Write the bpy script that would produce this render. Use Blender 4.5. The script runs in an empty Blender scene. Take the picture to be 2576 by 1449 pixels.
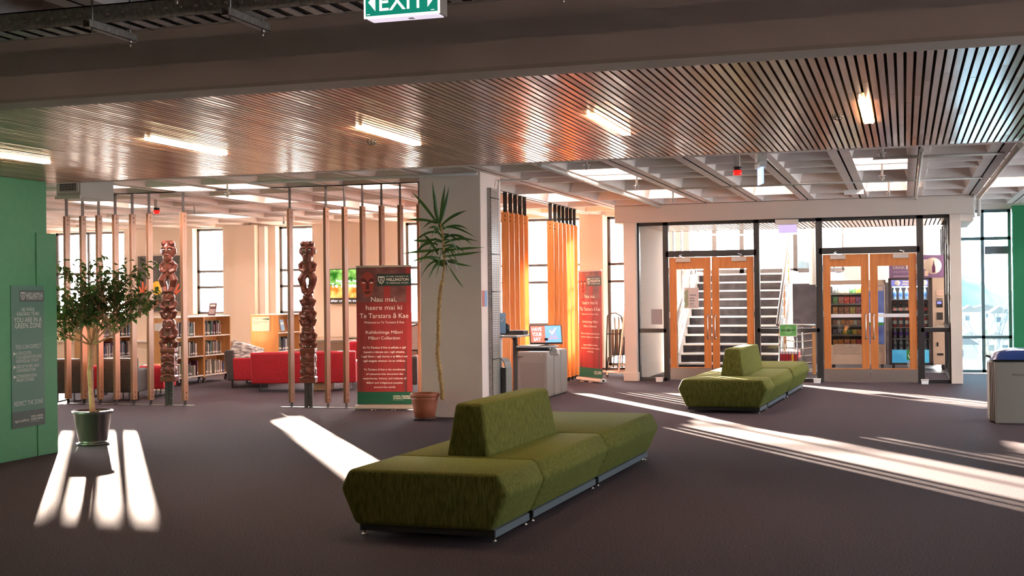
import bpy, bmesh, math, random
import numpy as np
from mathutils import Vector, Matrix
R = math.radians
sc = bpy.context.scene
col = sc.collection
# ---------------------------------------------------------------- camera
W, H, FPX, CH = 2576, 1449, 3205.3, 1.6
YAW, ROLL, PITCH = 0.29896, 0.01165, 0.0056
fw = np.array([-math.sin(YAW)*math.cos(PITCH), math.cos(YAW)*math.cos(PITCH), math.sin(PITCH)])
r0 = np.array([math.cos(YAW), math.sin(YAW), 0.0]); u0 = np.cross(r0, fw)
cr = r0*math.cos(ROLL)-u0*math.sin(ROLL); cu = u0*math.cos(ROLL)+r0*math.sin(ROLL)
cam = bpy.data.cameras.new('camera'); cam.sensor_width = 36; cam.sensor_fit = 'HORIZONTAL'
cam.lens = FPX/W*36; cam.clip_end = 3000
camo = bpy.data.objects.new('camera', cam); col.objects.link(camo)
camo.matrix_world = Matrix(((cr[0], cu[0], -fw[0], 0), (cr[1], cu[1], -fw[1], 0), (cr[2], cu[2], -fw[2], CH), (0, 0, 0, 1)))
sc.camera = camo
# ---------------------------------------------------------------- sky, sun, exposure
sc.view_settings.view_transform = 'Standard'; sc.view_settings.look = 'None'
sc.view_settings.gamma = 1; sc.view_settings.use_curve_mapping = False
sc.view_settings.exposure = 1.12
SUN_EL = math.atan(0.147); SAZ = Vector((-0.5693, 0.8221, 0)).normalized()
SDIR = Vector((SAZ.x*math.cos(SUN_EL), SAZ.y*math.cos(SUN_EL), math.sin(SUN_EL)))   # towards the sun
w = bpy.data.worlds.new('sky'); sc.world = w; w.use_nodes = True
nt = w.node_tree; N = nt.nodes; L = nt.links; N.clear()
wo = N.new('ShaderNodeOutputWorld'); bg = N.new('ShaderNodeBackground'); L.new(bg.outputs[0], wo.inputs[0])
tc = N.new('ShaderNodeTexCoord')
dt = N.new('ShaderNodeVectorMath'); dt.operation = 'DOT_PRODUCT'; dt.inputs[1].default_value = SDIR
L.new(tc.outputs['Generated'], dt.inputs[0])
mr = N.new('ShaderNodeMapRange'); mr.inputs[1].default_value = 0.35; mr.inputs[2].default_value = 1.0
L.new(dt.outputs['Value'], mr.inputs[0])
pw = N.new('ShaderNodeMath'); pw.operation = 'POWER'; pw.inputs[1].default_value = 1.6; L.new(mr.outputs[0], pw.inputs[0])
mx = N.new('ShaderNodeMix'); mx.data_type = 'RGBA'; L.new(pw.outputs[0], mx.inputs[0])
SKY_A = (0.78, 0.93, 1.05, 1); SKY_B = (1.0, 0.87, 0.80, 1)
mx.inputs[6].default_value = SKY_A; mx.inputs[7].default_value = SKY_B
L.new(mx.outputs[2], bg.inputs[0])
st = N.new('ShaderNodeMath'); st.operation = 'MULTIPLY_ADD'; st.inputs[1].default_value = 48.0; st.inputs[2].default_value = 0.60
L.new(pw.outputs[0], st.inputs[0])
# extra bright sky lobe added to the east, lifts the right-hand faces
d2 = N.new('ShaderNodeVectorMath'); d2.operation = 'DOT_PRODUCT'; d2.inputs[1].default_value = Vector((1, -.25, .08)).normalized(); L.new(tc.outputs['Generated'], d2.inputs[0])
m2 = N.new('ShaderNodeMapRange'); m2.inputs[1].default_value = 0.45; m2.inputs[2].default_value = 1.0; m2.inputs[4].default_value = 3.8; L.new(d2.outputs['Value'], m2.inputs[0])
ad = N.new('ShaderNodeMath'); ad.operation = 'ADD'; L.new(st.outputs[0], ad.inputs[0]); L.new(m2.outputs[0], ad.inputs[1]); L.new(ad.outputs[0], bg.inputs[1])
sl = bpy.data.lights.new('sun', 'SUN'); sl.energy = 85; sl.color = (1.0, 0.77, 0.62); sl.angle = R(0.6)
so = bpy.data.objects.new('sun', sl); col.objects.link(so)
so.rotation_euler = (-SDIR).to_track_quat('-Z', 'Y').to_euler(); so.location = (-40, 60, 12)
# ---------------------------------------------------------------- pixel helpers (2576 x 1449 frame -> points in the room)
C0 = np.array([0, 0, CH])
def ray(x, y): return fw+(x-W/2)/FPX*cr-(y-H/2)/FPX*cu
def PZ(x, y, z=0.0): d = ray(x, y); return Vector(C0+d*((z-CH)/d[2]))
def PY(x, y, Y): d = ray(x, y); return Vector(C0+d*(Y/d[1]))
def PX(x, y, X): d = ray(x, y); return Vector(C0+d*(X/d[0]))
# ---------------------------------------------------------------- materials
MATS = {}
def mat(name, c, rough=0.6, metal=0.0, emit=None, es=0.0, alpha=None, spec=0.5, noise=None, bump=0.0, bscale=50, sheen=0.0, coat=0.0, stretch=None, wave=None):
    if name in MATS: return MATS[name]
    m = bpy.data.materials.new(name); m.use_nodes = True
    nt = m.node_tree; b = nt.nodes['Principled BSDF']
    b.inputs['Base Color'].default_value = (*c[:3], 1); b.inputs['Roughness'].default_value = rough
    b.inputs['Metallic'].default_value = metal; b.inputs['Specular IOR Level'].default_value = spec
    if sheen: b.inputs['Sheen Weight'].default_value = sheen; b.inputs['Sheen Tint'].default_value = (*[min(1, x*2.5) for x in c[:3]], 1); b.inputs['Sheen Roughness'].default_value = 0.4
    if coat: b.inputs['Coat Weight'].default_value = coat; b.inputs['Coat Roughness'].default_value = 0.15
    if emit: b.inputs['Emission Color'].default_value = (*emit, 1); b.inputs['Emission Strength'].default_value = es
    if noise or bump:
        t = nt.nodes.new('ShaderNodeTexCoord'); mp = nt.nodes.new('ShaderNodeMapping')
        nt.links.new(t.outputs['Object'], mp.inputs[0])
        if stretch: mp.inputs['Scale'].default_value = stretch
    if noise:   # noise=(scale, colour2, detail)
        n = nt.nodes.new('ShaderNodeTexNoise'); n.inputs['Scale'].default_value = noise[0]; n.inputs['Detail'].default_value = noise[2] if len(noise) > 2 else 4
        nt.links.new(mp.outputs[0], n.inputs['Vector'])
        r = nt.nodes.new('ShaderNodeValToRGB'); r.color_ramp.elements[0].position = 0.35; r.color_ramp.elements[1].position = 0.65
        r.color_ramp.elements[0].color = (*c[:3], 1); r.color_ramp.elements[1].color = (*noise[1], 1)
        nt.links.new(n.outputs['Fac'], r.inputs[0]); nt.links.new(r.outputs[0], b.inputs['Base Color'])
    if bump:
        n2 = nt.nodes.new('ShaderNodeTexNoise'); n2.inputs['Scale'].default_value = bscale; n2.inputs['Detail'].default_value = 3
        nt.links.new(mp.outputs[0], n2.inputs['Vector'])
        bp = nt.nodes.new('ShaderNodeBump'); bp.inputs['Strength'].default_value = bump; bp.inputs['Distance'].default_value = 0.01
        nt.links.new(n2.outputs['Fac'], bp.inputs['Height']); nt.links.new(bp.outputs[0], b.inputs['Normal'])
    MATS[name] = m; return m
def glassmat(name, tint=(1, 1, 1), refl=0.08, milk=0.0):
    if name in MATS: return MATS[name]
    m = bpy.data.materials.new(name); m.use_nodes = True; nt = m.node_tree; nt.nodes.clear()
    o = nt.nodes.new('ShaderNodeOutputMaterial'); mx = nt.nodes.new('ShaderNodeMixShader')
    tr = nt.nodes.new('ShaderNodeBsdfTransparent'); tr.inputs[0].default_value = (*tint, 1)
    gl = nt.nodes.new('ShaderNodeBsdfGlossy'); gl.inputs['Roughness'].default_value = 0.02
    fr = nt.nodes.new('ShaderNodeFresnel'); fr.inputs[0].default_value = 1.45
    nt.links.new(fr.outputs[0], mx.inputs[0]); nt.links.new(tr.outputs[0], mx.inputs[1]); nt.links.new(gl.outputs[0], mx.inputs[2])
    last = mx
    if milk:
        d = nt.nodes.new('ShaderNodeBsdfDiffuse'); d.inputs[0].default_value = (0.8, 0.8, 0.8, 1)
        m2 = nt.nodes.new('ShaderNodeMixShader'); m2.inputs[0].default_value = milk
        nt.links.new(mx.outputs[0], m2.inputs[1]); nt.links.new(d.outputs[0], m2.inputs[2]); last = m2
    nt.links.new(last.outputs[0], o.inputs[0]); MATS[name] = m; return m
def woodmat(name, c1, c2, rough=0.35, axis='Z', coat=0.0, scale=6, perpiece=0.0):
    """long-grained timber; grain runs along axis"""
    if name in MATS: return MATS[name]
    m = bpy.data.materials.new(name); m.use_nodes = True; nt = m.node_tree; b = nt.nodes['Principled BSDF']
    t = nt.nodes.new('ShaderNodeTexCoord'); mp = nt.nodes.new('ShaderNodeMapping')
    s = {'X': (0.06, 1, 1), 'Y': (1, 0.06, 1), 'Z': (1, 1, 0.06)}[axis]
    mp.inputs['Scale'].default_value = tuple(v*scale for v in s); nt.links.new(t.outputs['Object'], mp.inputs[0])
    n = nt.nodes.new('ShaderNodeTexNoise'); n.inputs['Scale'].default_value = 4; n.inputs['Detail'].default_value = 6; n.inputs['Distortion'].default_value = 0.6
    nt.links.new(mp.outputs[0], n.inputs['Vector'])
    r = nt.nodes.new('ShaderNodeValToRGB'); r.color_ramp.elements[0].position = 0.3; r.color_ramp.elements[1].position = 0.7
    r.color_ramp.elements[0].color = (*c1, 1); r.color_ramp.elements[1].color = (*c2, 1)
    nt.links.new(n.outputs['Fac'], r.inputs[0]); out = r.outputs[0]
    if perpiece:
        oi = nt.nodes.new('ShaderNodeObjectInfo'); hs = nt.nodes.new('ShaderNodeHueSaturation')
        mr = nt.nodes.new('ShaderNodeMapRange'); mr.inputs[3].default_value = 1-perpiece; mr.inputs[4].default_value = 1+perpiece
        nt.links.new(oi.outputs['Random'], mr.inputs[0]); nt.links.new(mr.outputs[0], hs.inputs['Value']); nt.links.new(out, hs.inputs['Color']); out = hs.outputs[0]
    nt.links.new(out, b.inputs['Base Color']); b.inputs['Roughness'].default_value = rough
    if coat: b.inputs['Coat Weight'].default_value = coat; b.inputs['Coat Roughness'].default_value = 0.18
    MATS[name] = m; return m
# ---------------------------------------------------------------- mesh builder
class MB:
    def __init__(s): s.v = []; s.f = []; s.m = []; s.mi = 0; s.smooth = set()
    def add(s, vs, fs, smooth=False):
        o = len(s.v); s.v += [tuple(v) for v in vs]
        for f in fs:
            if smooth: s.smooth.add(len(s.f))
            s.f.append(tuple(i+o for i in f)); s.m.append(s.mi)
        return s
    def box(s, x0, x1, y0, y1, z0, z1, M=None):
        vs = [Vector((x, y, z)) for z in (z0, z1) for y in (y0, y1) for x in (x0, x1)]
        if M is not None: vs = [M@v for v in vs]
        return s.add(vs, [(0, 2, 3, 1), (4, 5, 7, 6), (0, 1, 5, 4), (2, 6, 7, 3), (0, 4, 6, 2), (1, 3, 7, 5)])
    def bar(s, a, b, wd, dp=None, up=Vector((0, 0, 1))):
        a = Vector(a); b = Vector(b); d = (b-a).normalized(); dp = dp or wd
        if abs(d.dot(up)) > 0.99: up = Vector((1, 0, 0))
        x = d.cross(up).normalized(); y = x.cross(d).normalized()
        vs = [p+x*(i*wd/2)+y*(j*dp/2) for p in (a, b) for i, j in ((-1, -1), (1, -1), (1, 1), (-1, 1))]
        return s.add(vs, [(3, 2, 1, 0), (4, 5, 6, 7), (0, 1, 5, 4), (1, 2, 6, 5), (2, 3, 7, 6), (3, 0, 4, 7)])
    def tube(s, pts, rad, n=8, caps=True):
        pts = [Vector(p) for p in pts]; rs = rad if isinstance(rad, (list, tuple)) else [rad]*len(pts)
        vs = []; ref = None
        for i, p in enumerate(pts):
            d = (pts[min(i+1, len(pts)-1)]-pts[max(i-1, 0)])
            d = d.normalized() if d.length > 1e-9 else Vector((0, 0, 1))
            if ref is None: ref = d.orthogonal().normalized()
            ref = (ref-d*ref.dot(d)); ref = ref.normalized() if ref.length > 1e-6 else d.orthogonal().normalized()
            y = d.cross(ref)
            vs += [p+(ref*math.cos(2*math.pi*k/n)+y*math.sin(2*math.pi*k/n))*rs[i] for k in range(n)]
        fs = [(i*n+k, i*n+(k+1) % n, (i+1)*n+(k+1) % n, (i+1)*n+k) for i in range(len(pts)-1) for k in range(n)]
        s.add(vs, fs, True)
        if caps:
            o = len(s.v)-len(vs); s.f.append(tuple(o+k for k in reversed(range(n)))); s.m.append(s.mi)
            s.f.append(tuple(o+(len(pts)-1)*n+k for k in range(n))); s.m.append(s.mi)
        return s
    def cyl(s, a, b, r, n=16): return s.tube([a, b], r, n)
    def lathe(s, prof, c=(0, 0, 0), n=28, axis='Z', sx=1, sy=1):
        c = Vector(c); vs = []
        for r_, z in prof:
            for k in range(n):
                a = 2*math.pi*k/n; x = r_*math.cos(a)*sx; y = r_*math.sin(a)*sy
                vs.append(c+(Vector((x, y, z)) if axis == 'Z' else Vector((x, z, y)) if axis == 'Y' else Vector((z, x, y))))
        m = len(prof)
        return s.add(vs, [(i*n+k, i*n+(k+1) % n, (i+1)*n+(k+1) % n, (i+1)*n+k) for i in range(m-1) for k in range(n)], True)
    def ell(s, c, r, n=16, m=10, M=None):
        c = Vector(c); vs = []
        for i in range(m+1):
            ph = math.pi*i/m-math.pi/2
            for k in range(n):
                a = 2*math.pi*k/n; v = Vector((r[0]*math.cos(ph)*math.cos(a), r[1]*math.cos(ph)*math.sin(a), r[2]*math.sin(ph)))
                vs.append(c+(M@v if M is not None else v))
        return s.add(vs, [(i*n+k, i*n+(k+1) % n, (i+1)*n+(k+1) % n, (i+1)*n+k) for i in range(m) for k in range(n)], True)
    def prism(s, poly, f0, f1):
        """poly: list of 2-D points; f0/f1 map (a,b)->3-D for the two end faces"""
        n = len(poly); vs = [f0(a, b) for a, b in poly]+[f1(a, b) for a, b in poly]
        return s.add(vs, [tuple(reversed(range(n))), tuple(range(n, 2*n))]+[(i, (i+1) % n, n+(i+1) % n, n+i) for i in range(n)])
    def quad(s, a, b, c, d): return s.add([a, b, c, d], [(0, 1, 2, 3)])
    def build(s, name, m, parent=None, world=False, bevel=0.0, seg=2, origin=True, smoothall=False, remesh=None, weld=False):
        me = bpy.data.meshes.new(name)
        vs = [Vector(v) for v in s.v]
        if parent is not None and world:
            inv = parent.matrix_basis.inverted(); vs = [inv@v for v in vs]
        loc = Vector((0, 0, 0))
        if origin and (parent is None):
            lo = [min(v[i] for v in vs) for i in range(3)]; hi = [max(v[i] for v in vs) for i in range(3)]
            loc = Vector(((lo[0]+hi[0])/2, (lo[1]+hi[1])/2, lo[2])); vs = [v-loc for v in vs]
        me.from_pydata([tuple(v) for v in vs], [], s.f); me.update()
        for mm in (m if isinstance(m, (list, tuple)) else [m]): me.materials.append(mm)
        for i, p in enumerate(me.polygons):
            p.material_index = s.m[i]; p.use_smooth = smoothall or (i in s.smooth)
        bm = bmesh.new(); bm.from_mesh(me)
        if weld: bmesh.ops.remove_doubles(bm, verts=bm.verts, dist=1e-5)
        bmesh.ops.recalc_face_normals(bm, faces=bm.faces); bm.to_mesh(me); bm.free()
        o = bpy.data.objects.new(name, me); col.objects.link(o); o.location = loc
        if parent is not None: o.parent = parent
        if remesh:
            md = o.modifiers.new('r', 'REMESH'); md.mode = 'VOXEL'; md.voxel_size = remesh; md.use_smooth_shade = True
            md2 = o.modifiers.new('s', 'SMOOTH'); md2.iterations = 2; md2.factor = 0.5
        if bevel:
            md = o.modifiers.new('b', 'BEVEL'); md.width = bevel; md.segments = seg; md.limit_method = 'ANGLE'; md.angle_limit = R(35)
        return o
def tag(o, label=None, cat=None, group=None, kind=None):
    if label: o['label'] = label
    if cat: o['category'] = cat
    if group: o['group'] = group
    if kind: o['kind'] = kind
    return o
def struct(o): o['kind'] = 'structure'; return o
def thing(name, label, cat, loc=(0, 0, 0), rz=0, group=None):
    o = bpy.data.objects.new(name, None); col.objects.link(o); o.empty_display_size = 0.1
    o.matrix_basis = Matrix.Translation(Vector(loc))@Matrix.Rotation(rz, 4, 'Z')
    return tag(o, label, cat, group)
def copy_tree(o, parent=None):
    c = o.copy(); col.objects.link(c); c.parent = parent
    for ch in [x for x in KIDS.get(o.name, o.children)]: copy_tree(ch, c)
    return c
KIDS = {}
_fc = {}
def text_geo(body, size, bold=0.0):
    key = (body, size, bold)
    if key in _fc: return _fc[key]
    cu_ = bpy.data.curves.new('t', 'FONT'); cu_.body = body; cu_.size = size; cu_.align_x = 'CENTER'; cu_.offset = bold*size; cu_.resolution_u = 3
    o = bpy.data.objects.new('t', cu_); col.objects.link(o)
    dg = bpy.context.evaluated_depsgraph_get(); me = bpy.data.meshes.new_from_object(o.evaluated_get(dg))
    res = ([tuple(v.co) for v in me.vertices], [tuple(p.vertices) for p in me.polygons])
    bpy.data.objects.remove(o); bpy.data.curves.remove(cu_); bpy.data.meshes.remove(me)
    _fc[key] = res; return res
def put_text(mb, body, size, org, right, up, width=None, align='C', bold=0.0, sx=1.0):
    """org = baseline anchor; width = fit total width"""
    vs, fs = text_geo(body, size, bold)
    if not vs: return
    x0 = min(v[0] for v in vs); x1 = max(v[0] for v in vs)
    k = sx if width is None else width/(x1-x0)
    off = {'C': -(x0+x1)/2, 'L': -x0, 'R': -x1}[align]
    org = Vector(org); right = Vector(right).normalized(); up = Vector(up).normalized()
    mb.add([org+right*((v[0]+off)*k)+up*v[1] for v in vs], fs)
random.seed(7)
# ---------------------------------------------------------------- shared materials
carpet = mat('carpet', (0.021, 0.0145, 0.0175), 0.95, noise=(85, (0.076, 0.054, 0.063), 5), bump=0.35, bscale=260, sheen=0.12, spec=0.12)
plaster = mat('warm_white_paint', (0.80, 0.69, 0.63), 0.75, bump=0.05, bscale=30)
concrete = mat('painted_concrete', (0.78, 0.68, 0.63), 0.7, noise=(3, (0.72, 0.62, 0.57)), bump=0.12, bscale=25)
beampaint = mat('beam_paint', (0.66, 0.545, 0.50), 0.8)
farpaint = mat('far_wall_paint', (0.78, 0.66, 0.56), 0.75, bump=0.05, bscale=20)
green = mat('green_paint', (0.050, 0.205, 0.088), 0.5, noise=(14, (0.055, 0.218, 0.096)))
green2 = mat('deep_green_paint', (0.0, 0.15, 0.045), 0.6)
alu = mat('dark_aluminium', (0.028, 0.026, 0.026), 0.38, 0.3)
alu_t = mat('teal_grey_aluminium', (0.12, 0.19, 0.20), 0.4, 0.3)
alu_b = mat('bronze_window_frame', (0.10, 0.09, 0.09), 0.4, 0.2)
steel = mat('dark_flat_steel', (0.045, 0.042, 0.042), 0.42, 0.7)
chrome = mat('brushed_stainless', (0.62, 0.58, 0.55), 0.28, 1.0)
galv = mat('galvanised_steel', (0.42, 0.40, 0.38), 0.4, 0.85, noise=(40, (0.27, 0.26, 0.25), 5))
black = mat('black_plastic', (0.015, 0.015, 0.016), 0.4)
white = mat('white_plastic', (0.78, 0.76, 0.74), 0.4)
fascia_m = mat('fascia_paint', (0.60, 0.51, 0.44), 0.8)
glass = glassmat('clear_glass', (0.93, 0.95, 0.95))
glass_t = glassmat('blue_tinted_glass', (0.62, 0.82, 0.92))
dark_void = mat('dark_backing', (0.012, 0.009, 0.008), 0.9)
timber = woodmat('warm_timber', (0.56, 0.175, 0.040), (0.74, 0.30, 0.085), 0.36, 'Z', 0.25, 8, 0.12)
timber_b = woodmat('pinkish_timber', (0.27, 0.115, 0.060), (0.37, 0.18, 0.10), 0.36, 'Z', 0.2, 8, 0.12)
glass_d = glassmat('solar_glass', (0.58, 0.58, 0.58))
doorwood = woodmat('door_timber', (0.42, 0.125, 0.026), (0.56, 0.20, 0.050), 0.45, 'Z', 0.1, 7)
tube_on = mat('lit_tube', (1, 0.9, 0.75), 0.5, emit=(1.0, 0.74, 0.48), es=75)
coffer_on = mat('lit_coffer_tube', (1, 0.95, 0.9), 0.5, emit=(1.0, 0.81, 0.72), es=330)

# ---------------------------------------------------------------- floor
m = MB(); m.box(-20.2, 7, -7, 26.0, -0.2, 0); struct(m.build('floor', carpet))
lobbyfloor = mat('lobby_floor', (0.10, 0.09, 0.095), 0.4)
m = MB(); m.box(-9, 3, 26.0, 31, -0.2, 0.0); struct(m.build('floor', lobbyfloor))

# ---------------------------------------------------------------- waffle slab ceiling
def waffle(name, x0, x1, ys, rib=0.25, cross=0.11, depth=0.36, inset=0.10):
    m = MB(); k0 = math.ceil((x0-0.18)/0.895); xs = []
    x = 0.18+0.895*k0
    while x <= x1: xs.append(x); x += 0.895
    m2 = []
    for j in range(len(ys)-1):
        ya, yb = ys[j]+cross/2, ys[j+1]-cross/2
        for i in range(len(xs)-1):
            xa, xb = xs[i]+rib/2, xs[i+1]-rib/2
            it = min(inset, (yb-ya)*0.2)
            a = [(xa, ya, Z), (xb, ya, Z), (xb, yb, Z), (xa, yb, Z)]
            t = [(xa+it, ya+it, Z+depth), (xb-it, ya+it, Z+depth), (xb-it, yb-it, Z+depth), (xa+it, yb-it, Z+depth)]
            m.add(a+t, [(4, 5, 6, 7), (0, 1, 5, 4), (1, 2, 6, 5), (2, 3, 7, 6), (3, 0, 4, 7)])
    for i, x in enumerate(xs):      # ribs along the depth of the room, with a groove in the middle
        for sx in (-1, 1):
            xa, xb = sorted((x+sx*0.012, x+sx*rib/2)); m.quad((xa, ys[0], Z), (xb, ys[0], Z), (xb, ys[-1], Z), (xa, ys[-1], Z))
        m.mi = 1; m.box(x-0.012, x+0.012, ys[0], ys[-1], Z+0.02, Z+0.03); m.mi = 0
    for y in ys:
        for i in range(len(xs)-1):
            m.quad((xs[i]+rib/2, y-cross/2, Z), (xs[i+1]-rib/2, y-cross/2, Z), (xs[i+1]-rib/2, y+cross/2, Z), (xs[i]+rib/2, y+cross/2, Z))
    m.box(xs[0]-0.3, xs[-1]+0.3, ys[0]-0.1, ys[-1]+0.1, Z+depth+0.002, Z+depth+0.15)
    return struct(m.build(name, [concrete, dark_void]))
Z = 3.22
YS = [11.5, 13.3, 14.2, 15.1, 16.05, 16.95, 17.8, 19.62, 21.55, 22.95, 24.3, 25.7]
waffle('ceiling', -19.8, 6.6, YS)
waffle('ceiling', -12.6, 6.6, [-6.5, -4.6, -2.7, -0.8, 1.1, 3.0, 4.9, 6.7])
m = MB(); m.box(-20.2, 7, -7, 26.1, 3.78, 3.9); struct(m.build('ceiling', plaster))
# lamps inside some coffers
cl = None
def coffer_lamp(xc, yc, kidx=[0]):
    global cl
    if cl is None:
        cl = thing('coffer_lamp', 'slim lit tube inside a bright recess of the waffle ceiling', 'ceiling light', (xc, yc, 3.5), 0, 'tubes inside the lit ceiling recesses')
        b = MB(); b.box(-0.24, 0.24, -0.022, 0.022, 0.02, 0.055); b.build('batten', white, cl)
        b = MB(); b.cyl((-0.22, 0, 0), (0.22, 0, 0), 0.014, 10); b.build('tube', coffer_on, cl)
        return
    c = cl.copy(); col.objects.link(c); c.location = (xc, yc, 3.5)
    for ch in cl_kids: d = ch.copy(); col.objects.link(d); d.parent = c
def cof(px, py):
    p = PZ(px, py, 3.22); i = math.floor((p.x-0.18)/0.895); xc = 0.18+0.895*(i+0.5)
    for j in range(len(YS)-1):
        if YS[j] <= p.y < YS[j+1]: return xc, YS[j]+(YS[j+1]-YS[j])*0.36
lit = [(1520, 436), (1560, 448), (1665, 492), (1940, 484), (2210, 407), (2212, 419), (2200, 476), (2540, 462),
       (1375, 500), (960, 465), (700, 472), (480, 470), (620, 500), (880, 510), (330, 520), (1180, 520), (560, 540), (1010, 530), (860, 540), (250, 555), (300, 470)]
seen = set(); cl_kids = []
for px, py in lit:
    q = cof(px, py)
    if q and q not in seen:
        seen.add(q); coffer_lamp(*q)
        if not cl_kids: cl_kids = [o for o in col.objects if o.parent == cl]

# ---------------------------------------------------------------- bulkhead beam and slatted timber ceiling
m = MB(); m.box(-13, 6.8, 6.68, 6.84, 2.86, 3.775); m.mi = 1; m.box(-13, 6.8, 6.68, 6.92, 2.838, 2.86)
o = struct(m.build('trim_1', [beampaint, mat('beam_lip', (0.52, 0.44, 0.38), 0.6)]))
m = MB(); m.box(-13, 6.8, 11.44, 11.52, 2.838, 3.775); struct(m.build('trim_2', concrete))
slm = [woodmat('slat_a', (0.429, 0.202, 0.117), (0.559, 0.293, 0.182), 0.32, 'Y', 0.8, 9), woodmat('slat_b', (0.351, 0.156, 0.086), (0.481, 0.240, 0.143), 0.34, 'Y', 0.8, 9),
       woodmat('slat_c', (0.494, 0.254, 0.150), (0.650, 0.364, 0.234), 0.3, 'Y', 0.8, 9), woodmat('slat_d', (0.390, 0.169, 0.094), (0.533, 0.260, 0.163), 0.3, 'Y', 0.8, 9)]
PIT = 0.0506
def slats(name, xa, xb, ya, yb, z, pit=PIT, pmax=1.9):
    m = MB(); x = xa
    while x < xb:
        y = ya-random.uniform(0, 1.2)
        while y < yb:
            y2 = y+random.uniform(0.9, pmax)
            a, b = max(y, ya), min(y2, yb)
            if b-a > 0.02:
                m.mi = random.choice((0, 0, 1, 2, 3)); t = random.gauss(0, 0.00028); h = random.gauss(0, 0.0004); w_ = pit*0.68/2
                vs = [(x-w_, a+.001, z+h-t), (x+w_, a+.001, z+h+t), (x+w_, b-.001, z+h+t), (x-w_, b-.001, z+h-t)]
                m.add(vs+[(p[0], p[1], z+0.022) for p in vs], [(3, 2, 1, 0), (4, 5, 6, 7), (0, 1, 5, 4), (1, 2, 6, 5), (2, 3, 7, 6), (3, 0, 4, 7)])
            y = y2
        x += pit
    return struct(m.build(name, slm))
slats('ceiling', -12.0, 4.2, 6.92, 11.44, 2.84)
m = MB(); m.box(-12.6, 6.6, 6.86, 11.44, 2.93, 2.97); struct(m.build('ceiling', dark_void))
# twin tube lights let into the slats
tl = thing('slat_light', 'x', 'ceiling light', (-0.235, 8.5, 2.84))
b = MB(); b.box(-0.04, 0.04, 0, 1.18, 0.045, 0.06); b.build('tray', mat('lamp_tray', (.3, .22, .15), .5), tl)
b = MB(); b.box(-0.017, 0.017, 0.03, 1.15, -0.012, 0.03); b.build('spine', mat('lamp_spine', (0.9, 0.7, 0.45), 0.5, emit=(1, 0.62, 0.25), es=5), tl)
for s in (-1, 1):
    b = MB(); b.cyl((s*0.025, 0.02, -0.003), (s*0.025, 1.16, -0.003), 0.009, 10); b.build('tube', tube_on, tl)
tlk = [o for o in col.objects if o.parent == tl]
where = {-0.235: 'lit twin tube fitting in the slatted ceiling, farthest right, above the vending machines', -2.05: 'lit twin tube fitting in the slatted ceiling above the orange slatted screen',
         -3.79: 'lit twin tube fitting in the slatted ceiling above the welcome banner beside the pillar', -5.565: 'lit tube fitting in the slatted ceiling above the screen posts left of the second carving',
         -7.35: 'lit tube fitting in the slatted ceiling above the green wall with the zone poster'}
for x, lb in where.items():
    if x == -0.235: t = tl
    else:
        t = tl.copy(); col.objects.link(t)
        for ch in tlk: d = ch.copy(); col.objects.link(d); d.parent = t
    t.location = (x, 8.55, 2.84); tag(t, lb, 'ceiling light', 'twin tube lights in the slatted ceiling')

# ---------------------------------------------------------------- walls
m = MB(); m.box(-20.2, 7, -7.1, -7, 0, 3.78); struct(m.build('wall_back', plaster))
m = MB(); m.box(-20.2, -20, -7, 26, 0, 1.2); m.box(-20.2, -20, -7, 26, 3.1, 3.78)
for y0, y1 in ((-7, 12.5), (14.5, 15.2), (17.2, 17.9), (19.9, 20.6), (22.6, 26)): m.box(-20.2, -20, y0, y1, 1.2, 3.1)  # openings added out of view to bring more daylight into the library
struct(m.build('wall_west', farpaint))
# unseen fill tubes added behind the viewpoint to brighten beam and foreground
fl = thing('fill_tube_light', 'unseen twin tube fill light added behind the viewpoint', 'ceiling light', (-6, 0, 3.1), 0, 'twin tube battens over the foyer')
b = MB(); b.box(-.07, .07, -.7, .7, .02, .08); b.build('batten', white, fl)
for s in (-1, 1): b = MB(); b.cyl((s*.04, -.68, 0), (s*.04, .68, 0), .016, 10); b.build('tube', mat('fill_tube', (1, .9, .8), .5, emit=(1, .76, .62), es=28), fl)
flk = [o for o in col.objects if o.parent == fl]
for x, y in ((-3, 0), (0, 0), (3, 0), (-6, -3.6), (-3, -3.6), (0, -3.6), (3, -3.6)):
    c = fl.copy(); col.objects.link(c); c.location = (x, y, 3.1)
    for ch in flk: d = ch.copy(); col.objects.link(d); d.parent = c
for x, y in ((5.4, 7.5), (5.4, 10.5), (5.4, 13.5), (5.4, 16.5), (5.4, 19.5), (5.4, 22.5)):  # more added tubes, out of view, as cool fill from the right
    c = fl.copy(); col.objects.link(c); c.location = (x, y, 3.1); c['label'] = 'cool white tube batten along the glazed east side of the foyer'; c['group'] = 'cool tube battens on the east side'
    for ch in flk:
        d = ch.copy(); col.objects.link(d); d.parent = c
        if ch.name.startswith('tube'): d.data = d.data.copy(); d.data.materials[0] = mat('cool_fill_tube', (.9, .95, 1), .5, emit=(.84, .90, 1), es=60)
# right hand side: glazing out of frame lets the day in
m = MB(); m.box(6.8, 7, -7, 26, 0, 0.3); m.box(6.8, 7, -7, 26, 2.9, 3.78)
for y0, y1 in ((-7, 5.5), (9.5, 9.7), (13.5, 13.7), (17.5, 17.7), (21.5, 21.7), (24.8, 26)): m.box(6.8, 7, y0, y1, 0.3, 2.9)
struct(m.build('wall_east', plaster))
# green block on the left
for bx in ((-13, -8.545, -3, 11.08, 0, 2.838), (-13, -8.553, 11.08, 11.28, 0, 2.838), (-13, -8.541, 11.10, 11.42, 0, 2.30)):
    m = MB(); m.box(*bx); struct(m.build('wall_left', green, bevel=0.003, seg=1))
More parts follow.
